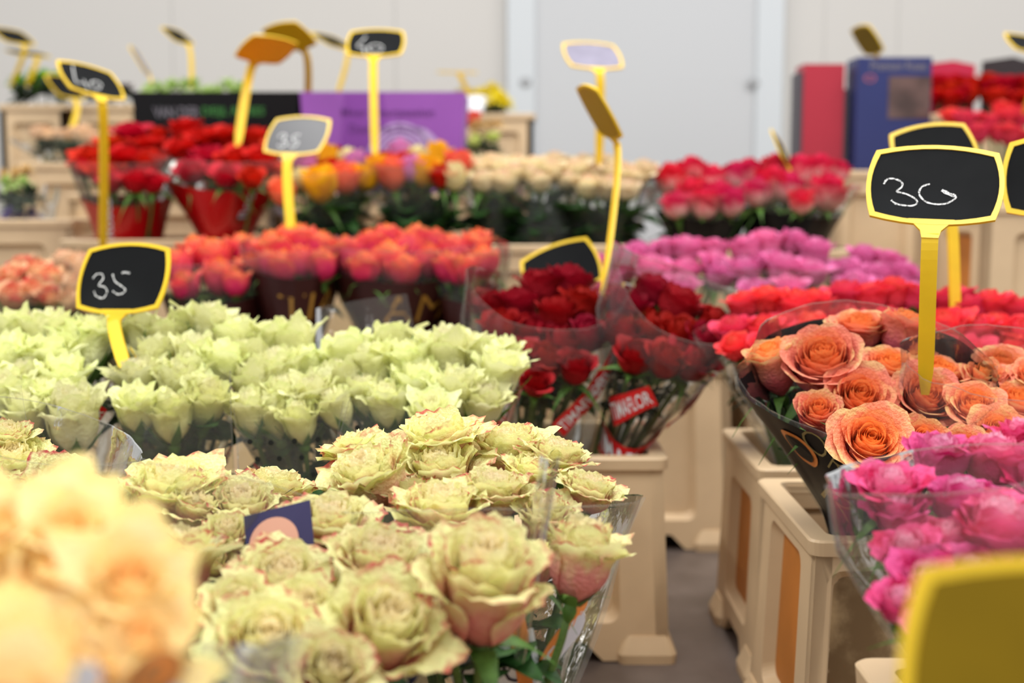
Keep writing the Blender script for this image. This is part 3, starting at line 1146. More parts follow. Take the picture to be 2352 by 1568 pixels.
A, AT, AL = 'antique', 'antique_tall', 'antique_long'
q2, s2 = bouquet('large bunch of open green-pink roses nearest the centre bucket, in clear film',
                 [(1335, 1268, 175, AL, -0.03, 0.12), (1352, 1128, 130, A), (1278, 1052, 135, A), (1165, 1030, 165, A), (1130, 1135, 165, A),
                  (1015, 1185, 190, A), (1012, 1085, 175, A), (1005, 1008, 180, A), (850, 1105, 190, A, 0.0, 0.6), (822, 1042, 130, A),
                  (1222, 1095, 130, A), (1250, 1190, 140, AT), (930, 1130, 140, A), (1225, 1290, 130, AT, 0.02, 0.1), (1010, 1400, 150, AT, -0.02), (1112, 1345, 245, AL, -0.07, 0.25), (960, 1275, 150, A)],
                 (-0.015, 0.79, 0.03), 0.93, 0.07, 0.6, 'green and pink rose bunches', A,
                 dict(f=-0.035, b=0.035, z0=0.16, ka=0.93, kb=0.9, lens=0.7, w=0.05), leaves=16, seed=11, leaf_size=0.07)
q1, s1 = bouquet('front bunch of green-pink roses with heads facing up at the camera',
                 [(650, 1336, 205, A), (872, 1290, 215, A, 0, 0.55), (618, 1478, 235, A), (880, 1455, 260, AT), (548, 1395, 150, A), (760, 1205, 180, A), (700, 1400, 140, A),
                  (760, 1540, 190, AT)],
                 (-0.185, 0.68, 0.03), 0.78, 0.06, 0.75, 'green and pink rose bunches', A,
                 dict(f=-0.09, b=-0.01, z0=0.14, kb=0.85), leaves=13, seed=12, leaf_size=0.07)
q3, s3 = bouquet('green-pink rose bunch between the cream bunch and the dark card',
                 [(392, 1138, 200, A), (250, 1185, 165, A), (400, 1290, 225, AT, -0.04, -0.1), (520, 1235, 120, AT), (625, 1132, 165, A, 0.08), (555, 1170, 150, A), (450, 1165, 150, A),
                  (300, 1250, 150, A), (480, 1300, 130, AT)],
                 (-0.26, 0.82, 0.03), 0.92, 0.06, 0.6, 'green and pink rose bunches', A,
                 dict(f=0.03, b=0.0, z0=0.16, kb=0.8), leaves=13, seed=13)
q4, s4 = bouquet('green-pink rose bunch at the photo edge below the white-green roses',
                 [(145, 1120, 150, A), (30, 1070, 150, A), (-50, 1110, 150, A), (60, 1160, 150, A), (20, 1010, 110, AT), (-60, 1030, 140, A), (120, 1190, 140, A)],
                 (-0.48, 0.96, 0.03), 1.02, 0.06, 0.6, 'green and pink rose bunches', A, dict(f=0.02, b=0.06, z0=0.18, kb=0.8), leaves=9, seed=14)

# printing low on the big bunch
th, t = find(s2, 1140, 1545)
s2.label_patch(s2.obj, 'white_print', WHIT, th, t, 0.3, 0.06, 0.05)
s2.lettering(s2.obj, NAVY, 'OU', th, t, 0.3, 0.05, 0.026, bold=-0.015)
th, t = find(s2, 1196, 1515)
s2.label_patch(s2.obj, 'orange_print', ORNG, th, t, 0.25, 0.012, 0.07, off=0.0026)
th, t = find(s2, 1290, 1455)
s2.label_patch(s2.obj, 'orange_print', ORNG, th, t, 1.0, 0.06, 0.012)
s2.label_patch(s2.obj, 'lilac_print', LILACP, th, t - 0.06, 0.9, 0.06, 0.014)
th, t = find(s1, 1010, 1560)
s1.label_patch(s1.obj, 'violet_print', PURP, th, t, 0.35, 0.07, 0.014)

band_to(s1, NAVY, 620, 1560)

# the dark card among the green-pink roses
cd = MB()
cq = [P(*v) for v in ((560, 1186, 0.86), (712, 1148, 0.86), (726, 1300, 0.84), (572, 1330, 0.84))]
nn = (cq[1] - cq[0]).cross(cq[3] - cq[0]).normalized() * 0.0008
bq = Vector(q1.location)
cd.add([p - bq + nn for p in cq] + [p - bq - nn for p in cq], [(0, 1, 2, 3), (7, 6, 5, 4), (0, 4, 5, 1), (1, 5, 6, 2), (2, 6, 7, 3), (3, 7, 4, 0)])
co = cd.build('printed_card', PURP, q1)
co['label'] = 'dark violet card with a peach disc'
dc = MB()
ux, uy = (cq[1] - cq[0]).normalized(), (cq[3] - cq[0]).normalized()
m0 = lerp(lerp(cq[0], cq[1], 0.42), lerp(cq[3], cq[2], 0.42), 0.52)
sgn = 1 if nn.dot(CAM - m0) > 0 else -1
dc.add([m0 - bq + nn * 1.6 * sgn + ux * 0.017 * math.cos(k * PI / 16) + uy * 0.017 * math.sin(k * PI / 16) for k in range(32)], [tuple(range(32))])
dc.build('printed_disc', PEACHP, co)

# cream yellow, close and out of focus
q5, s5 = bouquet('cream yellow rose bunch in printed film, very near and blurred',
                 [(40, 1230, 260, 'cream'), (300, 1350, 220, 'cream'), (130, 1370, 300, 'cream'), (-80, 1400, 280, 'cream'), (230, 1500, 260, 'cream'), (60, 1540, 300, 'cream'),
                  (-60, 1250, 260, 'cream'), (160, 1230, 180, 'cream'), (330, 1480, 200, 'cream'), (-150, 1560, 300, 'cream'), (190, 1620, 300, 'cream'), (330, 1600, 190, 'cream'), (20, 1680, 300, 'cream')],
                 (-0.20, 0.40, 0.035), 0.45, 0.02, 0.7, None, 'cream', dict(f=0.0, b=-0.02, z0=0.13, tip=0.015, kb=1.25, ka=1.12), leaves=4, seed=15, stem_r=0.0022, leaf_size=0.05)
th, t = find(s5, 205, 1420)
s5.lettering(s5.obj, LILACP, 'R', th, t, -0.15, 0.012, 0.017, bold=0.05)
th, t = find(s5, 335, 1400)
f = s5.plane_map(th, t, 0.35, 0.021, 0.018, 0.0026)
mb = MB()
mb.add([f(0.5 * math.cos(k * PI / 12), 0.1 + 0.5 * math.sin(k * PI / 12)) for k in range(24)], [tuple(range(24))])
pr = mb.build('printed_rose', CAPR, s5.obj)
for nm, mt, r0, cx, cy, o in (('printed_petal', ORNG, 0.36, 0.05, 0.2, 0.0005), ('printed_petal', CAPR, 0.2, 0.0, 0.25, 0.001), ('printed_petal', ORNG, 0.1, 0.05, 0.25, 0.0015)):
    mb = MB()
    mb.add([f(cx + r0 * math.cos(k * PI / 12), cy + r0 * math.sin(k * PI / 12), o) for k in range(24)], [tuple(range(24))])
    mb.build(nm, mt, s5.obj)
s5.lettering(s5.obj, LILACP, 'ose', th, t - 0.03, 0.35, 0.022, 0.009, bold=0.06, off=0.0046)

# white-green
W = 'white'
gw = 'white-green rose bunches in clear film'


def wh(pts):
    return [(x, y + 27, w, W) for x, y, w in pts]


q6, s6 = bouquet('white-green rose bunch at the photo edge behind a clear film corner',
                 wh([(60, 845, 110), (150, 850, 110), (25, 800, 110), (115, 790, 120), (195, 775, 115), (165, 935, 140), (60, 925, 110), (15, 890, 110), (225, 740, 110), (110, 745, 110), (-40, 840, 110),
                     (100, 880, 100), (30, 745, 100)]),
                 (-0.49, 1.40, 0.03), 1.42, 0.09, 0.15, gw, W, dict(f=-0.03, b=0.05, z0=0.2, kb=0.85), leaves=14, seed=16)
q7, s7 = bouquet('white-green rose bunch right under the thirty-five sign',
                 wh([(320, 745, 100), (375, 745, 100), (425, 730, 105), (482, 728, 110), (540, 755, 105), (355, 800, 105), (450, 795, 110), (505, 810, 105), (315, 850, 105), (415, 860, 115), (315, 905, 105),
                     (390, 925, 110), (475, 895, 105), (440, 830, 100)]),
                 (-0.38, 1.40, 0.03), 1.44, 0.09, 0.15, gw, W, dict(f=-0.05, b=-0.02, z0=0.2, kb=0.85, ka=0.95), leaves=18, seed=17)
q8, s8 = bouquet('white-green rose bunch between the thirty-five sign and the tall film',
                 wh([(575, 800, 110), (620, 770, 110), (670, 775, 120), (640, 835, 120), (585, 865, 105), (700, 830, 110), (660, 890, 110), (575, 920, 95), (720, 890, 100), (625, 925, 95), (690, 940, 90)]),
                 (-0.19, 1.40, 0.03), 1.44, 0.09, 0.15, gw, W, dict(f=-0.05, b=0.0, z0=0.2, kb=0.85, ka=0.95), leaves=13, seed=18)
q9, s9 = bouquet('white-green rose bunch beside the dark red roses, one head tallest',
                 wh([(800, 795, 115), (900, 765, 120), (855, 815, 110), (940, 815, 110), (1025, 795, 120), (1095, 785, 115), (1145, 835, 105), (965, 865, 115), (1045, 875, 120), (1110, 895, 110),
                     (835, 875, 100), (785, 850, 105), (890, 900, 100), (990, 930, 95), (770, 910, 90), (1165, 790, 80)]),
                 (-0.08, 1.40, 0.03), 1.43, 0.09, 0.15, gw, W, dict(f=-0.05, b=0.01, z0=0.2, kb=0.85, ka=0.95), leaves=14, seed=19)
# the high film standing behind that bunch
hb = MB()
fp = [(726, 708, 1.6), (748, 702, 1.58), (850, 684, 1.6), (935, 674, 1.61), (955, 780, 1.6), (975, 900, 1.55)]
rows = [[P(x, y, d) - Vector(q9.location) for x, y, d in fp[:4]],
        [P(x, y, d) - Vector(q9.location) for x, y, d in ((726, 800, 1.58), (748, 805, 1.56), (850, 800, 1.58), (957, 780, 1.6))],
        [P(x, y, d) - Vector(q9.location) for x, y, d in ((730, 950, 1.52), (752, 955, 1.5), (850, 950, 1.52), (980, 950, 1.54))]]
hb.grid(rows)
ho = hb.build('film_flap', FILMW, q9, smooth=True)

# a perforated flap in front of the next bunch
HOLE = plain('film_hole', (40, 42, 38), 0.8, 0.1)


def flap(q, corners, n=8, holes=(), mat=None, name='film_flap'):
    """corners: upper-left, upper-right, lower-right, lower-left as x, y, depth"""
    b = Vector(q.location)
    a = [P(*c) - b for c in corners]
    mb = MB()

    def pt(u, v):
        p = lerp(lerp(a[0], a[1], u), lerp(a[3], a[2], u), v)
        return p + Vector((0, -0.012 * math.sin(PI * u) + 0.003 * math.sin(9 * u + 4 * v), 0))
    mb.grid([[pt(i / n, j / n) for i in range(n + 1)] for j in range(n + 1)])
    for u0, u1 in ((0.0, 0.012), (0.988, 1.0)):
        mb.grid([[pt(u, j / n) + Vector((0, -0.0004, 0)) for u in (u0, u1)] for j in range(n + 1)], False, 1)
    o = mb.build(name, [mat or FILMW, FILM_EDGE], q, smooth=True)
    for u, v in holes:
        hm = MB()
        hm.add([pt(u, v) + Vector((0.0027 * math.cos(k * PI / 8), -0.0012, 0.0027 * math.sin(k * PI / 8))) for k in range(16)], [tuple(range(16))])
        hm.build('punched_hole', HOLE, o)
    return o


HL = [(0.15 + 0.22 * i + 0.08 * (j % 2), 0.42 + 0.2 * j) for j in range(3) for i in range(4)]
flap(q8, ((535, 935, 1.30), (790, 920, 1.30), (760, 1120, 1.30), (550, 1120, 1.30)), holes=HL)
flap(q9, ((803, 912, 1.28), (1052, 960, 1.28), (1020, 1080, 1.28), (760, 1060, 1.28)), holes=HL[:8])
flap(q7, ((272, 960, 1.31), (530, 850, 1.31), (540, 1110, 1.31), (290, 1110, 1.31)))
flap(q2, ((1240, 1045, 0.80), (1286, 1050, 0.80), (1208, 1510, 0.80), (1180, 1505, 0.80)), mat=FILM)
flap(q6, ((-20, 885, 1.16), (48, 885, 1.16), (88, 1075, 1.16), (0, 1080, 1.16)), mat=FILM)

# dark red with red labels
D = 'darkred'
gr = 'dark red rose bunches in the centre bucket'
q10, s10 = bouquet('dark red rose bunch with yellow stake on its far side',
                   [(1190, 700, 110), (1240, 660, 110), (1310, 650, 115), (1340, 700, 110), (1280, 720, 110), (1150, 755, 110), (1215, 765, 110), (1290, 790, 115), (1350, 770, 100), (1180, 815, 105), (1250, 830, 110), (1320, 845, 95),
                    (1135, 700, 90), (1230, 880, 80)],
                   (0.0, 1.72, 0.03), 1.70, 0.08, 0.2, gr, D, dict(f=0.015, b=0.06, z0=0.2, tip=0.03), leaves=16, seed=20, leaf_size=0.09)
q11, s11 = bouquet('dark red rose bunch beside the coral red roses, big green leaves in front',
                   [(1440, 700, 110), (1500, 670, 110), (1560, 700, 120), (1430, 760, 100), (1500, 760, 120), (1560, 770, 110), (1620, 790, 110), (1590, 830, 110), (1460, 820, 100), (1530, 830, 100), (1640, 740, 90)],
                   (0.06, 1.72, 0.03), 1.68, 0.08, 0.2, gr, D, dict(f=0.015, b=0.07, z0=0.2, tip=0.04), leaves=20, seed=122, leaf_size=0.07)


def sticker(S, px, py, roll, L=0.088, H=0.028, text='TIMAFLOR'):
    th, t = find(S, px, py)
    S.label_patch(S.obj, 'sticker', REDP, th, t, roll, L, H, off=0.006)
    S.lettering(S.obj, WHIT, text, th, t, roll, L * 0.9, H * 0.62, off=0.0072, bold=0.012)


for S, a in ((s10, (1330, 925, 0.85)), (s10, (1375, 872, 0.9)), (s10, (1172, 905, 1.3)), (s11, (1447, 930, 0.8)), (s11, (1575, 922, 0.55)), (s11, (1440, 1048, 0.4)),
             ):
    sticker(S, *a)
for S, a in ((s6, (190, 1000, 0.9)), (s7, (275, 1050, 0.9)), (s7, (505, 1060, 1.2)), (s8, (615, 1100, 0.7))):
    sticker(S, *a, 0.06, 0.022)

# peach
C, CT = 'peach', 'peach_tall'
gp = 'peach rose bunches in the stained bucket'
q12, s12 = bouquet('peach orange rose bunch with the largest head, black print low on film',
                   [(1778, 845, 130, CT, 0, 0.0), (1890, 840, 190, C, -0.03, 0.5), (1975, 760, 140, C), (2075, 770, 130, CT, 0, 0.05), (2040, 855, 130, C), (1972, 925, 165, C, 0, 0.7), (2120, 925, 155, C, 0, 0.7),
                    (1998, 1018, 180, C, -0.03, 0.5), (2150, 870, 140, C), (1880, 960, 110, CT), (2110, 1030, 130, CT)],
                   (0.36, 1.30, 0.03), 1.24, 0.08, 0.45, gp, C, dict(f=-0.02, b=0.05, z0=0.16, kb=0.9), leaves=11, seed=22)
q13, s13 = bouquet('peach rose bunch mostly veiled by clear film beside the hot pink roses',
                   [(2330, 940, 140, C), (2235, 945, 130, C), (2290, 1000, 130, C), (2300, 840, 120, C), (2380, 880, 130, C), (2260, 880, 110, CT), (2210, 1030, 110, C)],
                   (0.47, 1.30, 0.03), 1.22, 0.08, 0.4, gp, C, dict(f=0.04, b=0.05, z0=0.16, kb=0.9), leaves=7, seed=23)
band_to(s12, BLACKP, 1840, 985)
for px, py, w, h, m in ((1838, 1030, 0.02, 0.022, ORNG), (1838, 1030, 0.015, 0.0165, BLACKP)):
    th, t = find(s12, px + 8, py)
    fm = s12.plane_map(th, t, 0.2, w * 2, h * 2, 0.0026 if m is ORNG else 0.0032)
    mb = MB()
    mb.add([fm(0.5 * math.cos(k * PI / 12), 0.5 * math.sin(k * PI / 12)) for k in range(24)], [tuple(range(24))])
    mb.build('printed_ring' if m is ORNG else 'ring_centre', m, s12.obj)
th, t = find(s12, 1935, 1160)
s12.lettering(s12.obj, plain('olive_gold_print', (150, 130, 70), 0.4, 0.5), 'R', th, t, -0.6, 0.04, 0.04, off=0.003, bold=-0.02)
th, t = find(s12, 1895, 1040)
s12.lettering(s12.obj, plain('pale_gold_print', (140, 124, 76), 0.4, 0.5), 'OR', th, t, -0.5, 0.05, 0.028, off=0.003, bold=-0.02)

# hot pink
q14, s14 = bouquet('hot pink rose bunch in clear film beside the blurred yellow sign',
                   [(2160, 1045, 140), (2285, 1055, 155), (2050, 1125, 140), (2065, 1180, 120), (2215, 1155, 165), (2300, 1215, 210), (2088, 1270, 140), (2345, 1000, 110), (2180, 1240, 130), (2130, 1340, 140), (2230, 1330, 160),
                    (2400, 1120, 160), (2070, 1385, 120), (2380, 1330, 170), (2160, 1440, 140), (2290, 1440, 150)],
                   (0.33, 0.74, 0.03), 0.80, 0.05, 0.4, None, 'hotpink', dict(f=0.03, b=0.05, z0=0.1, kb=0.5, ka=0.66), leaves=14, seed=24, leaf_size=0.06)

# coral
gc = 'coral red rose bunches'
q15, s15 = bouquet('coral red rose bunch beside the dark red roses, nearest the gap',
                   rowheads(1690, 1900, 4, 705, 90, R) + rowheads(1660, 1890, 4, 762, 90, R) + [(1760, 810, 90), (1840, 790, 90), (1690, 800, 70)],
                   (0.40, 1.63, 0.03), 1.62, 0.12, 0.2, gc, 'coral', dict(f=-0.01, b=0.02, z0=0.2, kb=0.9), leaves=7, seed=25)
q16, s16 = bouquet('coral red rose bunch behind the thirty sign stake',
                   rowheads(1910, 2130, 4, 690, 90, R) + rowheads(1900, 2120, 4, 745, 95, R) + rowheads(2040, 2140, 2, 800, 90, R),
                   (0.46, 1.63, 0.03), 1.66, 0.12, 0.2, gc, 'coral', dict(f=-0.01, b=0.02, z0=0.2, kb=0.9), leaves=7, seed=26)
q17, s17 = bouquet('coral red rose bunch at the photo edge above the peach roses',
                   rowheads(2150, 2350, 4, 705, 100, R) + rowheads(2150, 2380, 4, 765, 105, R) + [(2215, 830, 120), (2330, 800, 100)],
                   (0.70, 1.63, 0.03), 1.64, 0.12, 0.2, gc, 'coral', dict(f=-0.02, b=0.02, z0=0.2, kb=0.9), leaves=7, seed=27)

# lilac pink
gk = 'lilac pink rose bunches'
q18, s18 = bouquet('lilac pink rose bunch directly behind the dark red roses',
                   rowheads(1330, 1470, 2, 600, 90, R) + rowheads(1440, 1660, 4, 580, 80, R) + rowheads(1470, 1680, 3, 630, 90, R) + [(1390, 650, 90), (1560, 665, 90), (1640, 610, 80)],
                   (0.22, 2.23, 0.03), 2.20, 0.15, 0.05, gk, 'pink', dict(f=-0.0, b=0.0, z0=0.2), leaves=9, seed=28)
q19, s19 = bouquet('lilac pink rose bunch with nodding heads over the coral roses',
                   [(1710, 575, 80), (1760, 560, 80), (1820, 560, 80), (1870, 580, 85), (1710, 625, 85), (1800, 620, 95), (1860, 625, 90), (1765, 600, 80), (1730, 670, 75), (1815, 665, 80)],
                   (0.45, 2.23, 0.03), 2.20, 0.15, 0.05, gk, 'pink', dict(f=-0.0, b=0.0, z0=0.2), leaves=9, seed=29)
q20, s20 = bouquet('lilac pink rose bunch touching the yellow stake of the thirty sign',
                   [(1940, 625, 80), (1985, 595, 80), (2040, 600, 80), (2080, 635, 80), (1960, 660, 80), (2010, 640, 90), (2060, 670, 80), (2100, 670, 60), (2000, 680, 80)],
                   (0.58, 2.23, 0.03), 2.2, 0.15, 0.1, gk, 'pink', dict(f=-0.0, b=0.0, z0=0.2), leaves=7, seed=30)

# orange-pink in maroon printed film
gs = 'orange-pink rose bunches in maroon printed film'
for k, (lab, hd, bx) in enumerate((
        ('orange-pink rose bunch in maroon film beside the thirty-five sign', [(405, 610, 85), (425, 655, 75), (490, 590, 95), (505, 635, 90), (555, 575, 80), (575, 615, 80), (450, 580, 80), (540, 650, 70)], -0.47),
        ('orange-pink rose bunch in maroon film under the glaring grey sign', [(630, 575, 90), (655, 615, 85), (690, 560, 90), (735, 570, 80), (740, 610, 80), (690, 600, 85), (620, 605, 70), (660, 550, 70)], -0.35),
        ('orange-pink rose bunch in maroon film behind the tall clear film', [(800, 590, 95), (850, 570, 90), (895, 600, 95), (940, 580, 90), (835, 615, 85), (985, 600, 80), (1000, 565, 80), (930, 620, 80), (890, 555, 80), (960, 555, 80)], -0.2),
        ('orange-pink rose bunch at the end of the row by the beige bucket', [(1040, 580, 85), (1090, 570, 80), (1110, 600, 75), (1060, 620, 80), (1030, 615, 75), (1100, 560, 70)], -0.05))):
    q, s = bouquet(lab, hd, (bx, 2.19, 0.03), 2.18, 0.15, 0.05, gs, 'sunset', dict(f=0.01, b=0.03, z0=0.18), leaves=4, seed=31 + k)
    band_to(s, MAROON, (490, 690, 880, 1070)[k], (690, 632, 640, 690)[k])
    if k in (1, 2):
        th, t = find(s, (715, 965)[k - 1], 705)
        s.lettering(s.obj, GOLD, ('TIA', 'AMI')[k - 1], th, t, 0.0, 0.13, 0.045, off=0.003, bold=-0.01)
q35, s35 = bouquet('red-edged cream rose bunch cut by the photo edge',
                   [(20, 640, 80), (75, 625, 80), (110, 640, 70), (30, 680, 80), (80, 670, 75), (-20, 650, 80), (110, 680, 60), (50, 610, 70)],
                   (-0.78, 2.19, 0.03), 2.12, 0.15, 0.2, None, 'redwhite', dict(f=0.0, b=0.02, z0=0.2), leaves=9, seed=41)
q36, s36 = bouquet('pale cream rose bunch half hidden by the thirty-five sign',
                   [(150, 600, 80), (190, 610, 80), (140, 650, 80), (185, 655, 80), (230, 600, 80), (230, 650, 80), (160, 690, 75), (210, 695, 70)],
                   (-0.68, 2.19, 0.03), 2.16, 0.15, 0.2, None, 'palepeach', dict(f=0.02, b=0.02, z0=0.2), leaves=7, seed=42)

# ------------------------------------------------------------------ the rear row
ga = 'bright red rose bunches in red sleeves'
q37, s37 = bouquet('bright red rose bunch behind the stake of the slanted forty sign',
                   [(210, 360, 75), (255, 335, 75), (300, 310, 75), (345, 335, 75), (240, 395, 80), (290, 365, 80), (340, 375, 75), (190, 385, 55), (365, 310, 50), (310, 415, 70), (350, 420, 60), (255, 420, 60)],
                   (-0.77, 2.66, 0.03), 2.62, 0.2, 0.25, ga, 'red', dict(f=0.0, b=0.01, z0=0.35, w=0.09), leaves=11, seed=43)
q38, s38 = bouquet('bright red rose bunch in front of the black carton',
                   [(425, 300, 75), (470, 320, 80), (420, 345, 75), (480, 360, 75), (530, 320, 80), (585, 320, 75), (545, 370, 80), (600, 370, 75), (440, 395, 70), (520, 405, 70), (580, 410, 60), (625, 340, 50)],
                   (-0.59, 2.66, 0.03), 2.62, 0.2, 0.25, ga, 'red', dict(f=-0.01, b=0.01, z0=0.35, w=0.1), leaves=11, seed=44)
band_to(s37, CRIMS, 290, 470)
band_to(s38, CRIMS, 480, 430)
for S, px, py in ((s38, 384, 450), (s38, 570, 455), (s37, 250, 500)):
    th, t = find(S, px, py)
    S.lettering(S.obj, LILACP, 'Roses', th, t, 1.5, 0.08, 0.02, off=0.003)
mixk = ['red', 'yellow', 'orange', 'lilac', 'ivory', 'orange', 'yellow']
q39, s39 = bouquet('mixed colour rose bunch with a yellow head low in front, under the grey sign',
                   [(640, 400, 60, 'orange'), (735, 425, 75, 'yellow'), (790, 410, 70, 'orange'), (760, 385, 60, 'red'), (700, 380, 55, 'lilac'), (840, 405, 60, 'yellow'), (745, 360, 55, 'yellow'), (800, 365, 55, 'ivory'), (650, 440, 60, 'orange'),
                    (690, 410, 50, 'ivory'), (820, 380, 55, 'lilac'), (770, 350, 50, 'red'), (715, 400, 50, 'red')],
                   (-0.36, 2.66, 0.03), 2.62, 0.25, 0.15, 'mixed colour rose bunches', 'red', dict(f=0.0, b=0.0, z0=0.35), leaves=56, seed=45, leaf_size=0.11)
q40, s40 = bouquet('mixed colour rose bunch with a red head beside the blush roses',
                   [(900, 395, 75, 'orange'), (1015, 405, 70, 'red'), (975, 395, 65, 'yellow'), (950, 390, 55, 'lilac'), (930, 370, 60, 'red'), (1005, 360, 60, 'yellow'), (1050, 380, 60, 'orange'), (880, 370, 55, 'red'), (1045, 405, 60, 'ivory'),
                    (960, 360, 55, 'ivory'), (870, 385, 50, 'yellow'), (920, 350, 50, 'lilac')],
                   (-0.22, 2.66, 0.03), 2.62, 0.25, 0.15, 'mixed colour rose bunches', 'red', dict(f=0.0, b=0.0, z0=0.35), leaves=52, seed=46, leaf_size=0.11)
gb = 'blush cream rose bunches'
for k, (lab, hd, bx) in enumerate((
        ('blush cream rose bunch touching the mixed colour roses', [(1095, 390, 65), (1140, 385, 65), (1180, 395, 60), (1110, 415, 60), (1155, 415, 65), (1190, 375, 50), (1080, 375, 50), (1130, 370, 50)], -0.045),
        ('small blush cream rose bunch between two taller leaves', [(1225, 385, 65), (1265, 390, 65), (1240, 415, 60), (1275, 370, 55), (1220, 400, 50)], 0.06),
        ('blush cream rose bunch in front of the pale grey door', [(1320, 390, 70), (1370, 395, 75), (1420, 400, 75), (1350, 425, 70), (1400, 430, 70), (1450, 405, 75), (1480, 390, 60), (1440, 435, 60), (1305, 415, 55), (1340, 370, 50), (1390, 375, 55)], 0.17))):
    q, s = bouquet(lab, hd, (bx, 2.66, 0.03), 2.62, 0.2, 0.15, gb, 'blush', dict(f=-0.02, b=0.0, z0=0.35), leaves=(34, 22, 36)[k], seed=47 + k, leaf_size=0.11)
gf = 'fuchsia rose bunches with pale petal feet'
q44, s44 = bouquet('fuchsia rose bunch beside the blush roses in dark film',
                   [(1540, 410, 80), (1590, 395, 80), (1640, 415, 80), (1690, 410, 75), (1555, 470, 70), (1620, 470, 75), (1680, 465, 70), (1590, 440, 75), (1650, 445, 70)],
                   (0.385, 2.66, 0.03), 2.60, 0.2, 0.05, gf, 'fuchsia', dict(f=-0.0, b=0.0, z0=0.35), leaves=11, seed=51, leaf_size=0.09)
q45, s45 = bouquet('fuchsia rose bunch below the dark red carton',
                   [(1720, 400, 80), (1775, 425, 90), (1835, 395, 85), (1880, 390, 80), (1900, 440, 95), (1840, 460, 65), (1740, 440, 75), (1810, 430, 80), (1925, 395, 60), (1780, 385, 70)],
                   (0.52, 2.66, 0.03), 2.60, 0.2, 0.05, gf, 'fuchsia', dict(f=-0.0, b=0.0, z0=0.35), leaves=11, seed=52, leaf_size=0.09)
band_to(s44, BLACKP, 1610, 505)
band_to(s45, BLACKP, 1810, 490)
# ------------------------------------------------------------------ far flowers
def tuft_mesh(name, mat, seed, n=26, w=0.2, up=0.5):
    rnd = random.Random(seed)
    mb = MB()
    for k in range(n):
        az, el = rnd.uniform(0, 6.28), rnd.uniform(-0.2, 1.45)
        L = rnd.uniform(0.7, 1.05)
        d = Vector((math.cos(az) * math.cos(el), math.sin(az) * math.cos(el), math.sin(el)))
        s = Vector((-math.sin(az), math.cos(az), 0))
        rows = []
        for j in range(5):
            t = j / 4
            ww = w * math.sin(PI * (0.08 + 0.9 * t)) ** 0.8
            p = Vector((0, 0, 0.45)) + d * L * t + Vector((0, 0, -0.25 * t * t))
            rows.append([p - s * ww, p + Vector((0, 0, 0.04)), p + s * ww])
        mb.grid(rows)
    return mb.mesh(name, mat)


BRIGHT = plain('bright_green_leaves', (124, 186, 44), 0.5, 0.4, 0.3, 3, 0.3)
PALEG = plain('pale_green_leaves', (176, 200, 120), 0.5, 0.4, 0.3, 3, 0.3)
DARKL = plain('dark_green_leaves', (46, 60, 38), 0.5, 0.4, 0.3, 3, 0.2)
WINE = plain('wine_dark_leaves', (78, 30, 44), 0.5, 0.4, 0.3, 3, 0.2)
MUMY = plain('yellow_mum_petals', (240, 222, 40), 0.5, 0.3, 0.15, 3, 0.3)
VIOL = plain('violet_petals', (104, 84, 150), 0.5, 0.3, 0.2, 3, 0.3)
TAN = plain('tan_petals', (214, 180, 120), 0.5, 0.3, 0.25, 3, 0.3)
for key, m, n, w in (('bright', BRIGHT, 26, 0.2), ('pale', PALEG, 26, 0.16), ('darkleaf', DARKL, 26, 0.2), ('wine', WINE, 22, 0.18), ('mum', MUMY, 60, 0.09), ('violet', VIOL, 30, 0.14), ('tan', TAN, 30, 0.14)):
    KINDS[key] = ([tuft_mesh(key + '_tuft', m, 60 + i, n, w) for i in range(2)], 1.2)

R2 = random.Random(9)
fk = dict(calyx=False, stem_r=0.003, lean=0.1, dj=0.03)
bouquet('bunch of bright green foliage on the upper tier', rowheads(30, 190, 6, 190, 50, R2) + [h[:3] + ('darkleaf',) for h in rowheads(35, 185, 5, 210, 50, R2)],
        (-1.35, 3.87, 0.03), 3.86, 0.2, kind='bright', seed=61, name='foliage_bunch', head='leaf_tuft', cat='foliage', **fk)
bouquet('bunch of wine dark foliage next to the black carton', rowheads(215, 300, 3, 215, 50, R2) + [h[:3] + ('darkleaf',) for h in rowheads(200, 300, 4, 220, 42, R2)],
        (-1.14, 3.87, 0.03), 3.86, 0.2, kind='wine', seed=62, name='foliage_bunch', head='leaf_tuft', cat='foliage', **fk)
bouquet('bunch of pale green foliage rising behind the black carton', rowheads(330, 560, 9, 202, 45, R2) + rowheads(330, 560, 7, 222, 45, R2),
        (-0.84, 3.46, 0.0), 3.45, 0.2, kind='pale', seed=63, name='foliage_bunch', head='leaf_tuft', cat='foliage', **fk)
bouquet('pale peach rose bunches below the bright green foliage', rowheads(75, 150, 4, 305, 45, R2) + rowheads(160, 280, 5, 312, 45, R2) + [h[:3] + ('darkleaf',) for h in rowheads(80, 180, 4, 338, 50, R2)],
        (-1.05, 3.32, 0.03), 3.3, 0.2, kind='palepeach', seed=64, leaves=10, leaf_size=0.1, sleeve=dict(f=0.0, b=0.02, z0=0.5), **fk)
bouquet('bunch of tan and violet flowers above the bucket at the photo edge', [h[:3] + ('tan',) for h in rowheads(0, 70, 3, 400, 45, R2)] + [h[:3] + ('pale',) for h in rowheads(0, 75, 3, 425, 40, R2)] +
        [h[:3] + ('darkleaf',) for h in rowheads(0, 75, 3, 455, 50, R2)] + [h[:3] + ('violet',) for h in rowheads(0, 85, 3, 487, 40, R2)],
        (-1.10, 2.85, 0.03), 2.84, 0.1, kind='tan', seed=65, name='flower_bunch', head='flower_head', cat='flowers', sleeve=dict(f=0.0, b=0.02, z0=0.4), **fk)
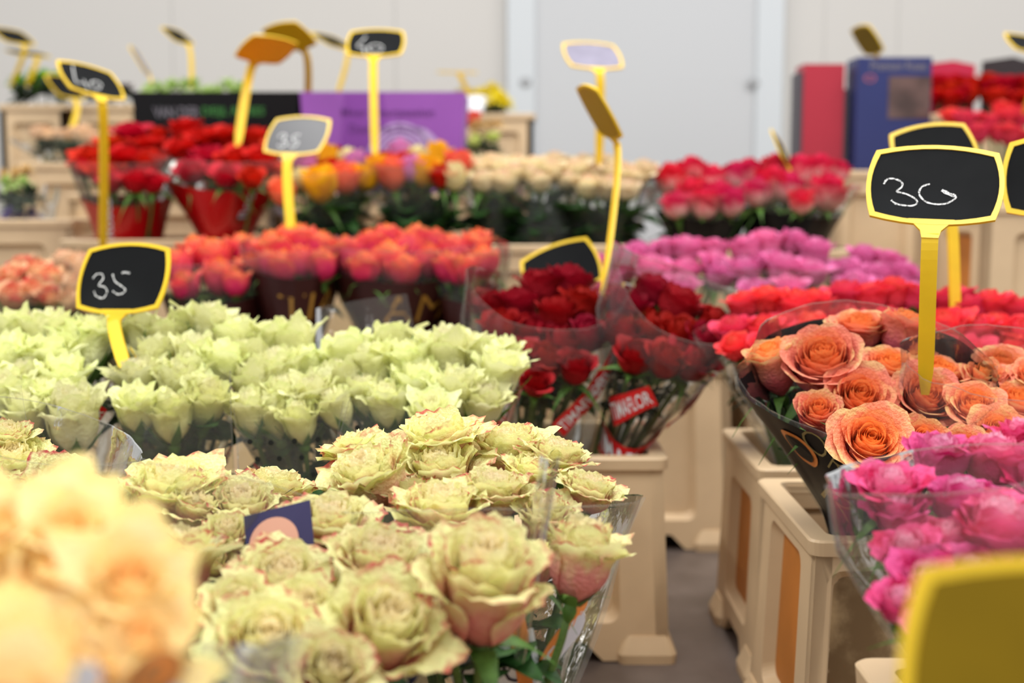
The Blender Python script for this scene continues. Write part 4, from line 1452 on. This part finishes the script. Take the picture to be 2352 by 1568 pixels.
bouquet('bunch of yellow pompon flowers beside the pale grey door', rowheads(1075, 1160, 4, 212, 40, R2) + rowheads(1120, 1165, 3, 235, 42, R2) + rowheads(1050, 1100, 2, 222, 30, R2) + [h[:3] + ('darkleaf',) for h in rowheads(1110, 1160, 3, 256, 36, R2)],
        (-0.05, 3.87, 0.03), 3.86, 0.2, kind='mum', seed=66, name='flower_bunch', head='flower_head', cat='flowers', **fk)
bouquet('bunch of small lime and cream flowers beyond the purple carton', rowheads(1070, 1150, 4, 320, 28, R2) + [h[:3] + ('tan',) for h in rowheads(1070, 1150, 4, 290, 34, R2)] + [h[:3] + ('darkleaf',) for h in rowheads(1065, 1140, 3, 345, 40, R2)] +
        [(1090, 268, 30, 'orange'), (1070, 275, 30, 'orange')],
        (-0.08, 3.5, 0.0), 3.5, 0.2, kind='paleyellow', seed=67, name='flower_bunch', head='flower_head', cat='flowers', **fk)
bouquet('distant bright red rose bunch beside the blue carton', rowheads(2120, 2240, 5, 200, 50, R2) + rowheads(2120, 2240, 5, 225, 50, R2) + rowheads(2130, 2240, 4, 185, 45, R2),
        (1.06, 3.5, 0.03), 3.5, 0.2, kind='red', seed=68, leaves=6, leaf_size=0.1, **fk)
bouquet('distant bright red rose bunch under the black board edge', rowheads(2255, 2370, 5, 200, 50, R2) + rowheads(2255, 2370, 5, 228, 50, R2) + rowheads(2260, 2370, 4, 185, 45, R2),
        (1.28, 3.5, 0.03), 3.5, 0.2, kind='red', seed=69, leaves=6, leaf_size=0.1, **fk)
bouquet('distant coral pink rose bunch behind the empty black sign', rowheads(2180, 2350, 6, 275, 45, R2) + rowheads(2240, 2360, 4, 310, 50, R2) + rowheads(2290, 2360, 3, 262, 45, R2) + [(2180, 265, 40)],
        (1.14, 3.06, 0.03), 3.06, 0.2, kind='coral', seed=70, leaves=8, leaf_size=0.1, **fk)
bouquet('single lime rose between the dark red and blue cartons', [(1895, 172, 42), (1902, 190, 30, 'pale')], (0.80, 3.45, 0.0), 3.45, 0.2, kind='paleyellow', seed=71, **fk)


# ------------------------------------------------------------------ cartons
def carton(label, x0, x1, y0, dep, z0, z1, mat, bottom=0.85, rz=0.0, inner=None, group='printed flower cartons', side=None):
    root = thing('flower_carton', label, 'carton', ((x0 + x1) / 2, y0 + dep / 2, z0), group, rz)
    w, h = x1 - x0, z1 - z0
    mb = MB()
    rows = []
    for z, k, o in ((0, bottom, 0), (h * 0.5, (1 + bottom) / 2, 0), (h, 1, 0), (h, 1, -0.004), (0.006, bottom, -0.004)):
        A, B = w / 2 * k + o, dep / 2 * (k if bottom < 0.95 else 1) + o
        rows.append([Vector((-A, -B, z)), Vector((A, -B, z)), Vector((A, B, z)), Vector((-A, B, z))])
    mb.grid(rows, True)
    for r, rev in ((rows[0], True), (rows[-1], False)):
        mb.add(r, [(3, 2, 1, 0) if rev else (0, 1, 2, 3)])
    mb.build('box', mat, root)

    def front(u, v, off=0.0015):
        """u -1..1 across, v 0..1 up the front"""
        k = lerp(bottom, 1, v)
        B = dep / 2 * (k if bottom < 0.95 else 1)
        return Vector((u * w / 2 * k, -B - off, v * h))
    root['_'] = 0
    del root['_']
    return root, front


def on_front(front, root, mat, s, u, v, W, H, name='lettering', bold=0.01, off=0.0015):
    vs, fs = text_mesh(s, 1.0, bold)
    mb = MB()
    mb.add([front(u + x * W, v + y * H, off) for x, y in vs], fs)
    return mb.build(name, mat, root)


GREENP = plain('green_print', (62, 128, 58), 0.4, 0.4)
GREYP = plain('grey_print', (120, 116, 124), 0.4, 0.4)
PURPLE = plain('purple_card', (150, 84, 172), 0.5, 0.35, 0.05, 5)
PURPLED = plain('dark_purple_print', (96, 44, 116), 0.5, 0.35)
PURPLEL = plain('pale_purple_print', (190, 160, 206), 0.5, 0.35)
BLUE = plain('blue_card', (38, 46, 98), 0.4, 0.4, 0.08, 4)
DRED = plain('dark_red_card', (166, 38, 56), 0.4, 0.4, 0.06, 4)
DGREY = plain('dark_grey_card', (70, 64, 72), 0.45, 0.4)
BROWNP = plain('brown_photo_print', (86, 66, 62), 0.3, 0.5, 0.5, 14)
c1, f1 = carton('black printed carton with grey and green lettering', -0.866, -0.484, 3.01, 0.24, 0.586, 0.815, BLACKP)
on_front(f1, c1, GREYP, 'VAN DER', -0.48, 0.80, 0.56, 0.11)
on_front(f1, c1, GREENP, 'DEIJL ROSES', 0.22, 0.80, 0.76, 0.11)
c2, f2 = carton('purple printed carton with pale swirl', -0.482, -0.106, 3.01, 0.24, 0.586, 0.815, PURPLE, 0.92)
on_front(f2, c2, PURPLED, 'Meer Fleurpassion', 0.06, 0.79, 1.14, 0.10)
on_front(f2, c2, PURPLED, 'Duurzame Rozen', 0.04, 0.64, 0.92, 0.09)
dm = MB()
dm.add([f2(u, v, 0.0008) for u, v in ((-0.54, 0.45), (0.08, 0.45), (0.0, 0.99), (-0.46, 0.99))], [(0, 1, 2, 3)])
dm.build('tinted_patch', plain('deeper_purple_print', (132, 66, 156), 0.5, 0.35), c2)
sw = MB()
for k in range(7):
    r0 = 0.07 + 0.045 * k
    pts = [(0.21 + r0 * 1.2 * math.cos(t), 0.36 + r0 * math.sin(t)) for t in [0.1 + j * (PI + 0.6) / 28 for j in range(29)]]
    sw.grid([[f2(x, y) for x, y in pts], [f2(0.21 + (x - 0.21) * (1 - 0.028 / r0), 0.36 + (y - 0.36) * (1 - 0.028 / r0)) for x, y in pts]])
sw.grid([[f2(0.42 + 0.42 * t, 0.66 - 0.34 * t * t) for t in [j / 8 for j in range(9)]], [f2(0.50 + 0.34 * t, 0.50 - 0.2 * t * t) for t in [j / 8 for j in range(9)]]])
sw.build('swirl_print', PURPLEL, c2)
c3, f3 = carton('dark red carton turned edgewise beside the pale door trim', 0.712, 0.812, 3.24, 0.09, 0.0, 0.90, DRED, 1.0, 0.0)
m = MB()
m.box((-0.055, 0.0, 0.44), (0.012, 0.085, 0.88))
m.box((0.054, 0.0, 0.42), (0.012, 0.085, 0.84))
m.build('side_flap', DGREY, c3)
c4, f4 = carton('blue carton with white lettering and brown picture', 0.832, 1.012, 3.20, 0.10, 0.0, 0.912, BLUE, 1.0)
on_front(f4, c4, GREYP, 'Premium Roses', 0.1, 0.978, 1.5, 0.024)
m = MB()
m.add([f4(u, v) for u, v in ((-0.15, 0.84), (0.98, 0.84), (0.98, 0.95), (-0.15, 0.95))], [(0, 1, 2, 3)])
pp = m.build('picture', BROWNP, c4)
on_front(f4, c4, plain('rosy_print', (160, 90, 110), 0.4, 0.4), 'O', -0.66, 0.945, 0.32, 0.022)
for lab, x0, x1, zt, mt in (('crimson printed board behind the distant red roses', 1.105, 1.265, 0.935, plain('crimson_card', (178, 22, 60), 0.4, 0.4)),
                            ('black printed board above the distant red roses', 1.285, 1.41, 0.945, plain('soot_card', (44, 34, 36), 0.4, 0.4))):
    t = thing('printed_board', lab, 'board', ((x0 + x1) / 2, 3.63, 0.03))
    m = MB()
    m.prism([(-(x1 - x0) / 2, 0), ((x1 - x0) / 2, 0), ((x1 - x0) / 2, zt - 0.03), (0.02, zt - 0.018), (-(x1 - x0) / 2, zt - 0.03)], 0.008)
    m.build('card', mt, t)
t = thing('paper_cone', 'white paper cone beside the yellow pompon flowers', 'paper cone', (-0.105, 3.80, 0.03))
m = MB()
m.grid([[Vector((r * math.cos(k * PI / 10), r * math.sin(k * PI / 10), z)) for k in range(20)] for z, r in ((0, 0.012), (0.4, 0.018), (0.72, 0.02), (0.835, 0.03), (0.835, 0.028), (0.72, 0.018))], True)
m.build('wrapper', WHIT, t, smooth=True)

# ------------------------------------------------------------------ price signs
s3 = [(2030, 424), (2038, 413), (2054, 412), (2071, 420), (2071, 431), (2060, 441), (2082, 447), (2102, 458), (2106, 468), (2092, 474), (2060, 470), (2047, 461)]
s0 = [(2136, 424), (2118, 430), (2111, 446), (2124, 463), (2146, 470), (2172, 469), (2192, 459), (2196, 452)]
sign('black price sign reading thirty above the peach roses', 2146, 425, 1.2, -17.4, 34.8, 2.4, (2125, 905, 1.2),
     [(0.0026, s3), (0.0026, s0), (0.005, [(2163, 438), (2178, 446), (2195, 452)])])
sign('black price sign reading thirty-five at the white-green roses', 283, 639, 1.5, -19, 24.1, -1.7, (290, 850, 1.42),
     [(0.0026, [(214, 641), (222, 631), (235, 630), (238, 641), (228, 655), (242, 660), (247, 671), (238, 685), (222, 680), (217, 669)]),
      (0.0026, [(260, 630), (265, 646), (278, 656), (289, 666), (283, 674), (271, 676), (260, 669)]), (0.0032, [(281, 627), (290, 626), (299, 628)])])
sign('slanted grey-black price sign reading forty over the bright red roses', 209, 185, 2.33, 57.6, 45, 10.5, (236, 600, 2.46),
     [(0.004, [(166, 151), (169, 170), (174, 188), (191, 192)]), (0.004, [(191, 184), (196, 194), (201, 205)]), (0.004, oval(220, 196, 13, 8, rot=0.3))], stake_w=0.0165)
sign('grey glaring price sign above the orange-pink roses', 683, 312, 2.3, -18.8, 36.5, 2.1, (672, 560, 2.2),
     [(0.004, [(640, 316), (648, 308), (658, 312), (650, 322), (660, 330), (648, 338), (638, 334)]), (0.004, [(690, 310), (676, 312), (674, 322), (686, 328), (676, 338), (666, 336)])], plain('glossy_glare_board', (60, 60, 64), 0.3, 0.3), stake_w=0.0165)  # grey board colour paints in part of the glare
sign('upright black price sign reading forty over the purple carton', 863, 99, 2.72, -1.8, 44.7, 0, (862, 372, 2.62),
     [(0.0042, [(841, 84), (832, 95), (822, 106), (841, 112)]), (0.0042, [(834, 108), (836, 118), (838, 125)]), (0.0042, oval(863, 112, 17, 9))], stake_w=0.0165)
sign('amber-shaded yellow-backed price sign before the olive one', 612, 114, 2.7, 219.7, 59.4, -7.6, (545, 340, 2.62), back=plain('amber_shade_back', (255, 190, 24), 0.5, 0.2, 0, 30, 0.0), stake_w=0.018)  # amber tone of the shaded yellow back is in the colour
sign('olive-shaded yellow-backed price sign overlapping the amber one', 665, 84, 2.95, 150, 55, 9, (706, 235, 3.1), back=plain('olive_shade_back', (222, 184, 24), 0.5, 0.2, 0, 30, 0.0), stake_w=0.0165)  # yellow back, shade painted as olive
sign('price sign with painted pale lilac glare before the grey door', 1361, 128, 2.63, 17.1, 47.4, 0, (1375, 380, 2.62), board=BOARD_LIGHT, stake_w=0.0165)
sign('olive-shaded yellow-backed price sign leaning over the dark red roses', 1376, 257, 1.86, 99.2, 31, -6.2, (1382, 690, 1.74), back=plain('olive_gold_shade_back', (176, 140, 16), 0.4, 0.4, 0, 30, 0.1))  # shade on the yellow back painted as olive gold
sign('half hidden black price sign behind the dark red roses', 1290, 620, 1.98, -5, 25, -22, (1300, 900, 1.9))
sign('narrow edgewise price sign among the fuchsia roses', 1797, 348, 2.64, 72, 25, 20, (1770, 440, 2.62), s=0.9)
sign('empty black price sign behind the thirty sign', 2149, 353, 1.72, 8.3, 26.3, -8.8, (2195, 770, 1.68))
sign('black price sign cut by the photo edge beside the thirty sign', 2452, 401, 1.27, -30, 20, -3, (2440, 800, 1.25))
sign('black price sign tip at the upper photo corner', 2373, 105, 2.8, 23, 55, 16, (2352, 260, 2.98))
sign('very near blurred sign seen from its yellow back', 2509, 1602, 0.40, 172.8, -18, -2.7, (2330, 2350, 0.66), back=YEL_SHADED)
fs = 'tiny distant price signs'
sign('distant black sign with thick stake over the bright foliage', 31, 84, 3.86, 62, 55, 0, (24, 200, 3.86), group=fs)
sign('distant black sign low over the bright foliage', 64, 123, 3.9, 50, 75, 0, (62, 200, 3.86), group=fs)
sign('distant sign stake crossing the pale peach roses', 150, 200, 3.6, 70, 40, 0, (156, 320, 3.3), group=fs)
sign('distant dark sign on a leaning stake above the pale foliage', 408, 83, 3.5, 70, 50, 0, (440, 205, 3.45), group=fs, s=0.8)
sign('distant sign seen edgewise over the pale foliage', 322, 140, 3.5, 96, 30, 0, (345, 215, 3.45), group=fs, board=BOARD_LIGHT)
sign('distant black sign behind the purple carton', 764, 95, 3.5, 62, 60, 0, (776, 215, 3.45), group=fs)
sign('distant grey sign almost flat beside the yellow pompon flowers', 1050, 166, 3.9, 8, 83, 0, (1080, 225, 3.88), group=fs, board=BOARD_LIGHT)
sign('distant sign seen edgewise over the blue carton', 1992, 92, 3.4, 100, 35, 0, (1982, 200, 3.42), group=fs, board=BOARD_LIGHT)

# ------------------------------------------------------------------ light and camera
wd = bpy.data.worlds.new('hall_light')
SC.world = wd
wd.use_nodes = True
bgn = wd.node_tree.nodes['Background']
bgn.inputs[0].default_value = (0.98, 0.985, 1.0, 1)
bgn.inputs[1].default_value = 0.86


def tube_light(name, loc, sx, sy, energy, rot=(0, 0, 0), col=(1.0, 0.985, 0.96)):
    L = bpy.data.lights.new(name, 'AREA')
    L.shape = 'RECTANGLE'
    L.size, L.size_y = sx, sy
    L.energy = energy
    L.color = col
    o = bpy.data.objects.new(name, L)
    link(o)
    o.location = loc
    o.rotation_euler = rot
    return o


for k, (x, y) in enumerate(((-1.6, 0.2), (0.3, 0.2), (2.0, 0.2), (-1.6, 2.4), (0.3, 2.4), (2.0, 2.4))):
    tube_light('ceiling_tube', (x, y, 3.0), 0.16, 1.8, 40)

cam = bpy.data.cameras.new('camera')
co = bpy.data.objects.new('camera', cam)
link(co)
co.location = CAM
co.rotation_euler = (PI / 2 - PITCH, 0, 0)
cam.sensor_width = 36.0
cam.lens = 36.0 * F / 2352.0
cam.clip_start = 0.05
cam.dof.use_dof = True
cam.dof.focus_distance = 1.08
cam.dof.aperture_fstop = (cam.lens / 1000.0) / 0.0112
SC.camera = co
SC.view_settings.view_transform = 'Standard'
SC.view_settings.look = 'None'
SC.view_settings.exposure = 0.0
SC.view_settings.gamma = 1.0
SC.view_settings.use_curve_mapping = False
SC.cycles.max_bounces = 8
SC.cycles.transparent_max_bounces = 40
SC.cycles.caustics_reflective = False
SC.cycles.caustics_refractive = False
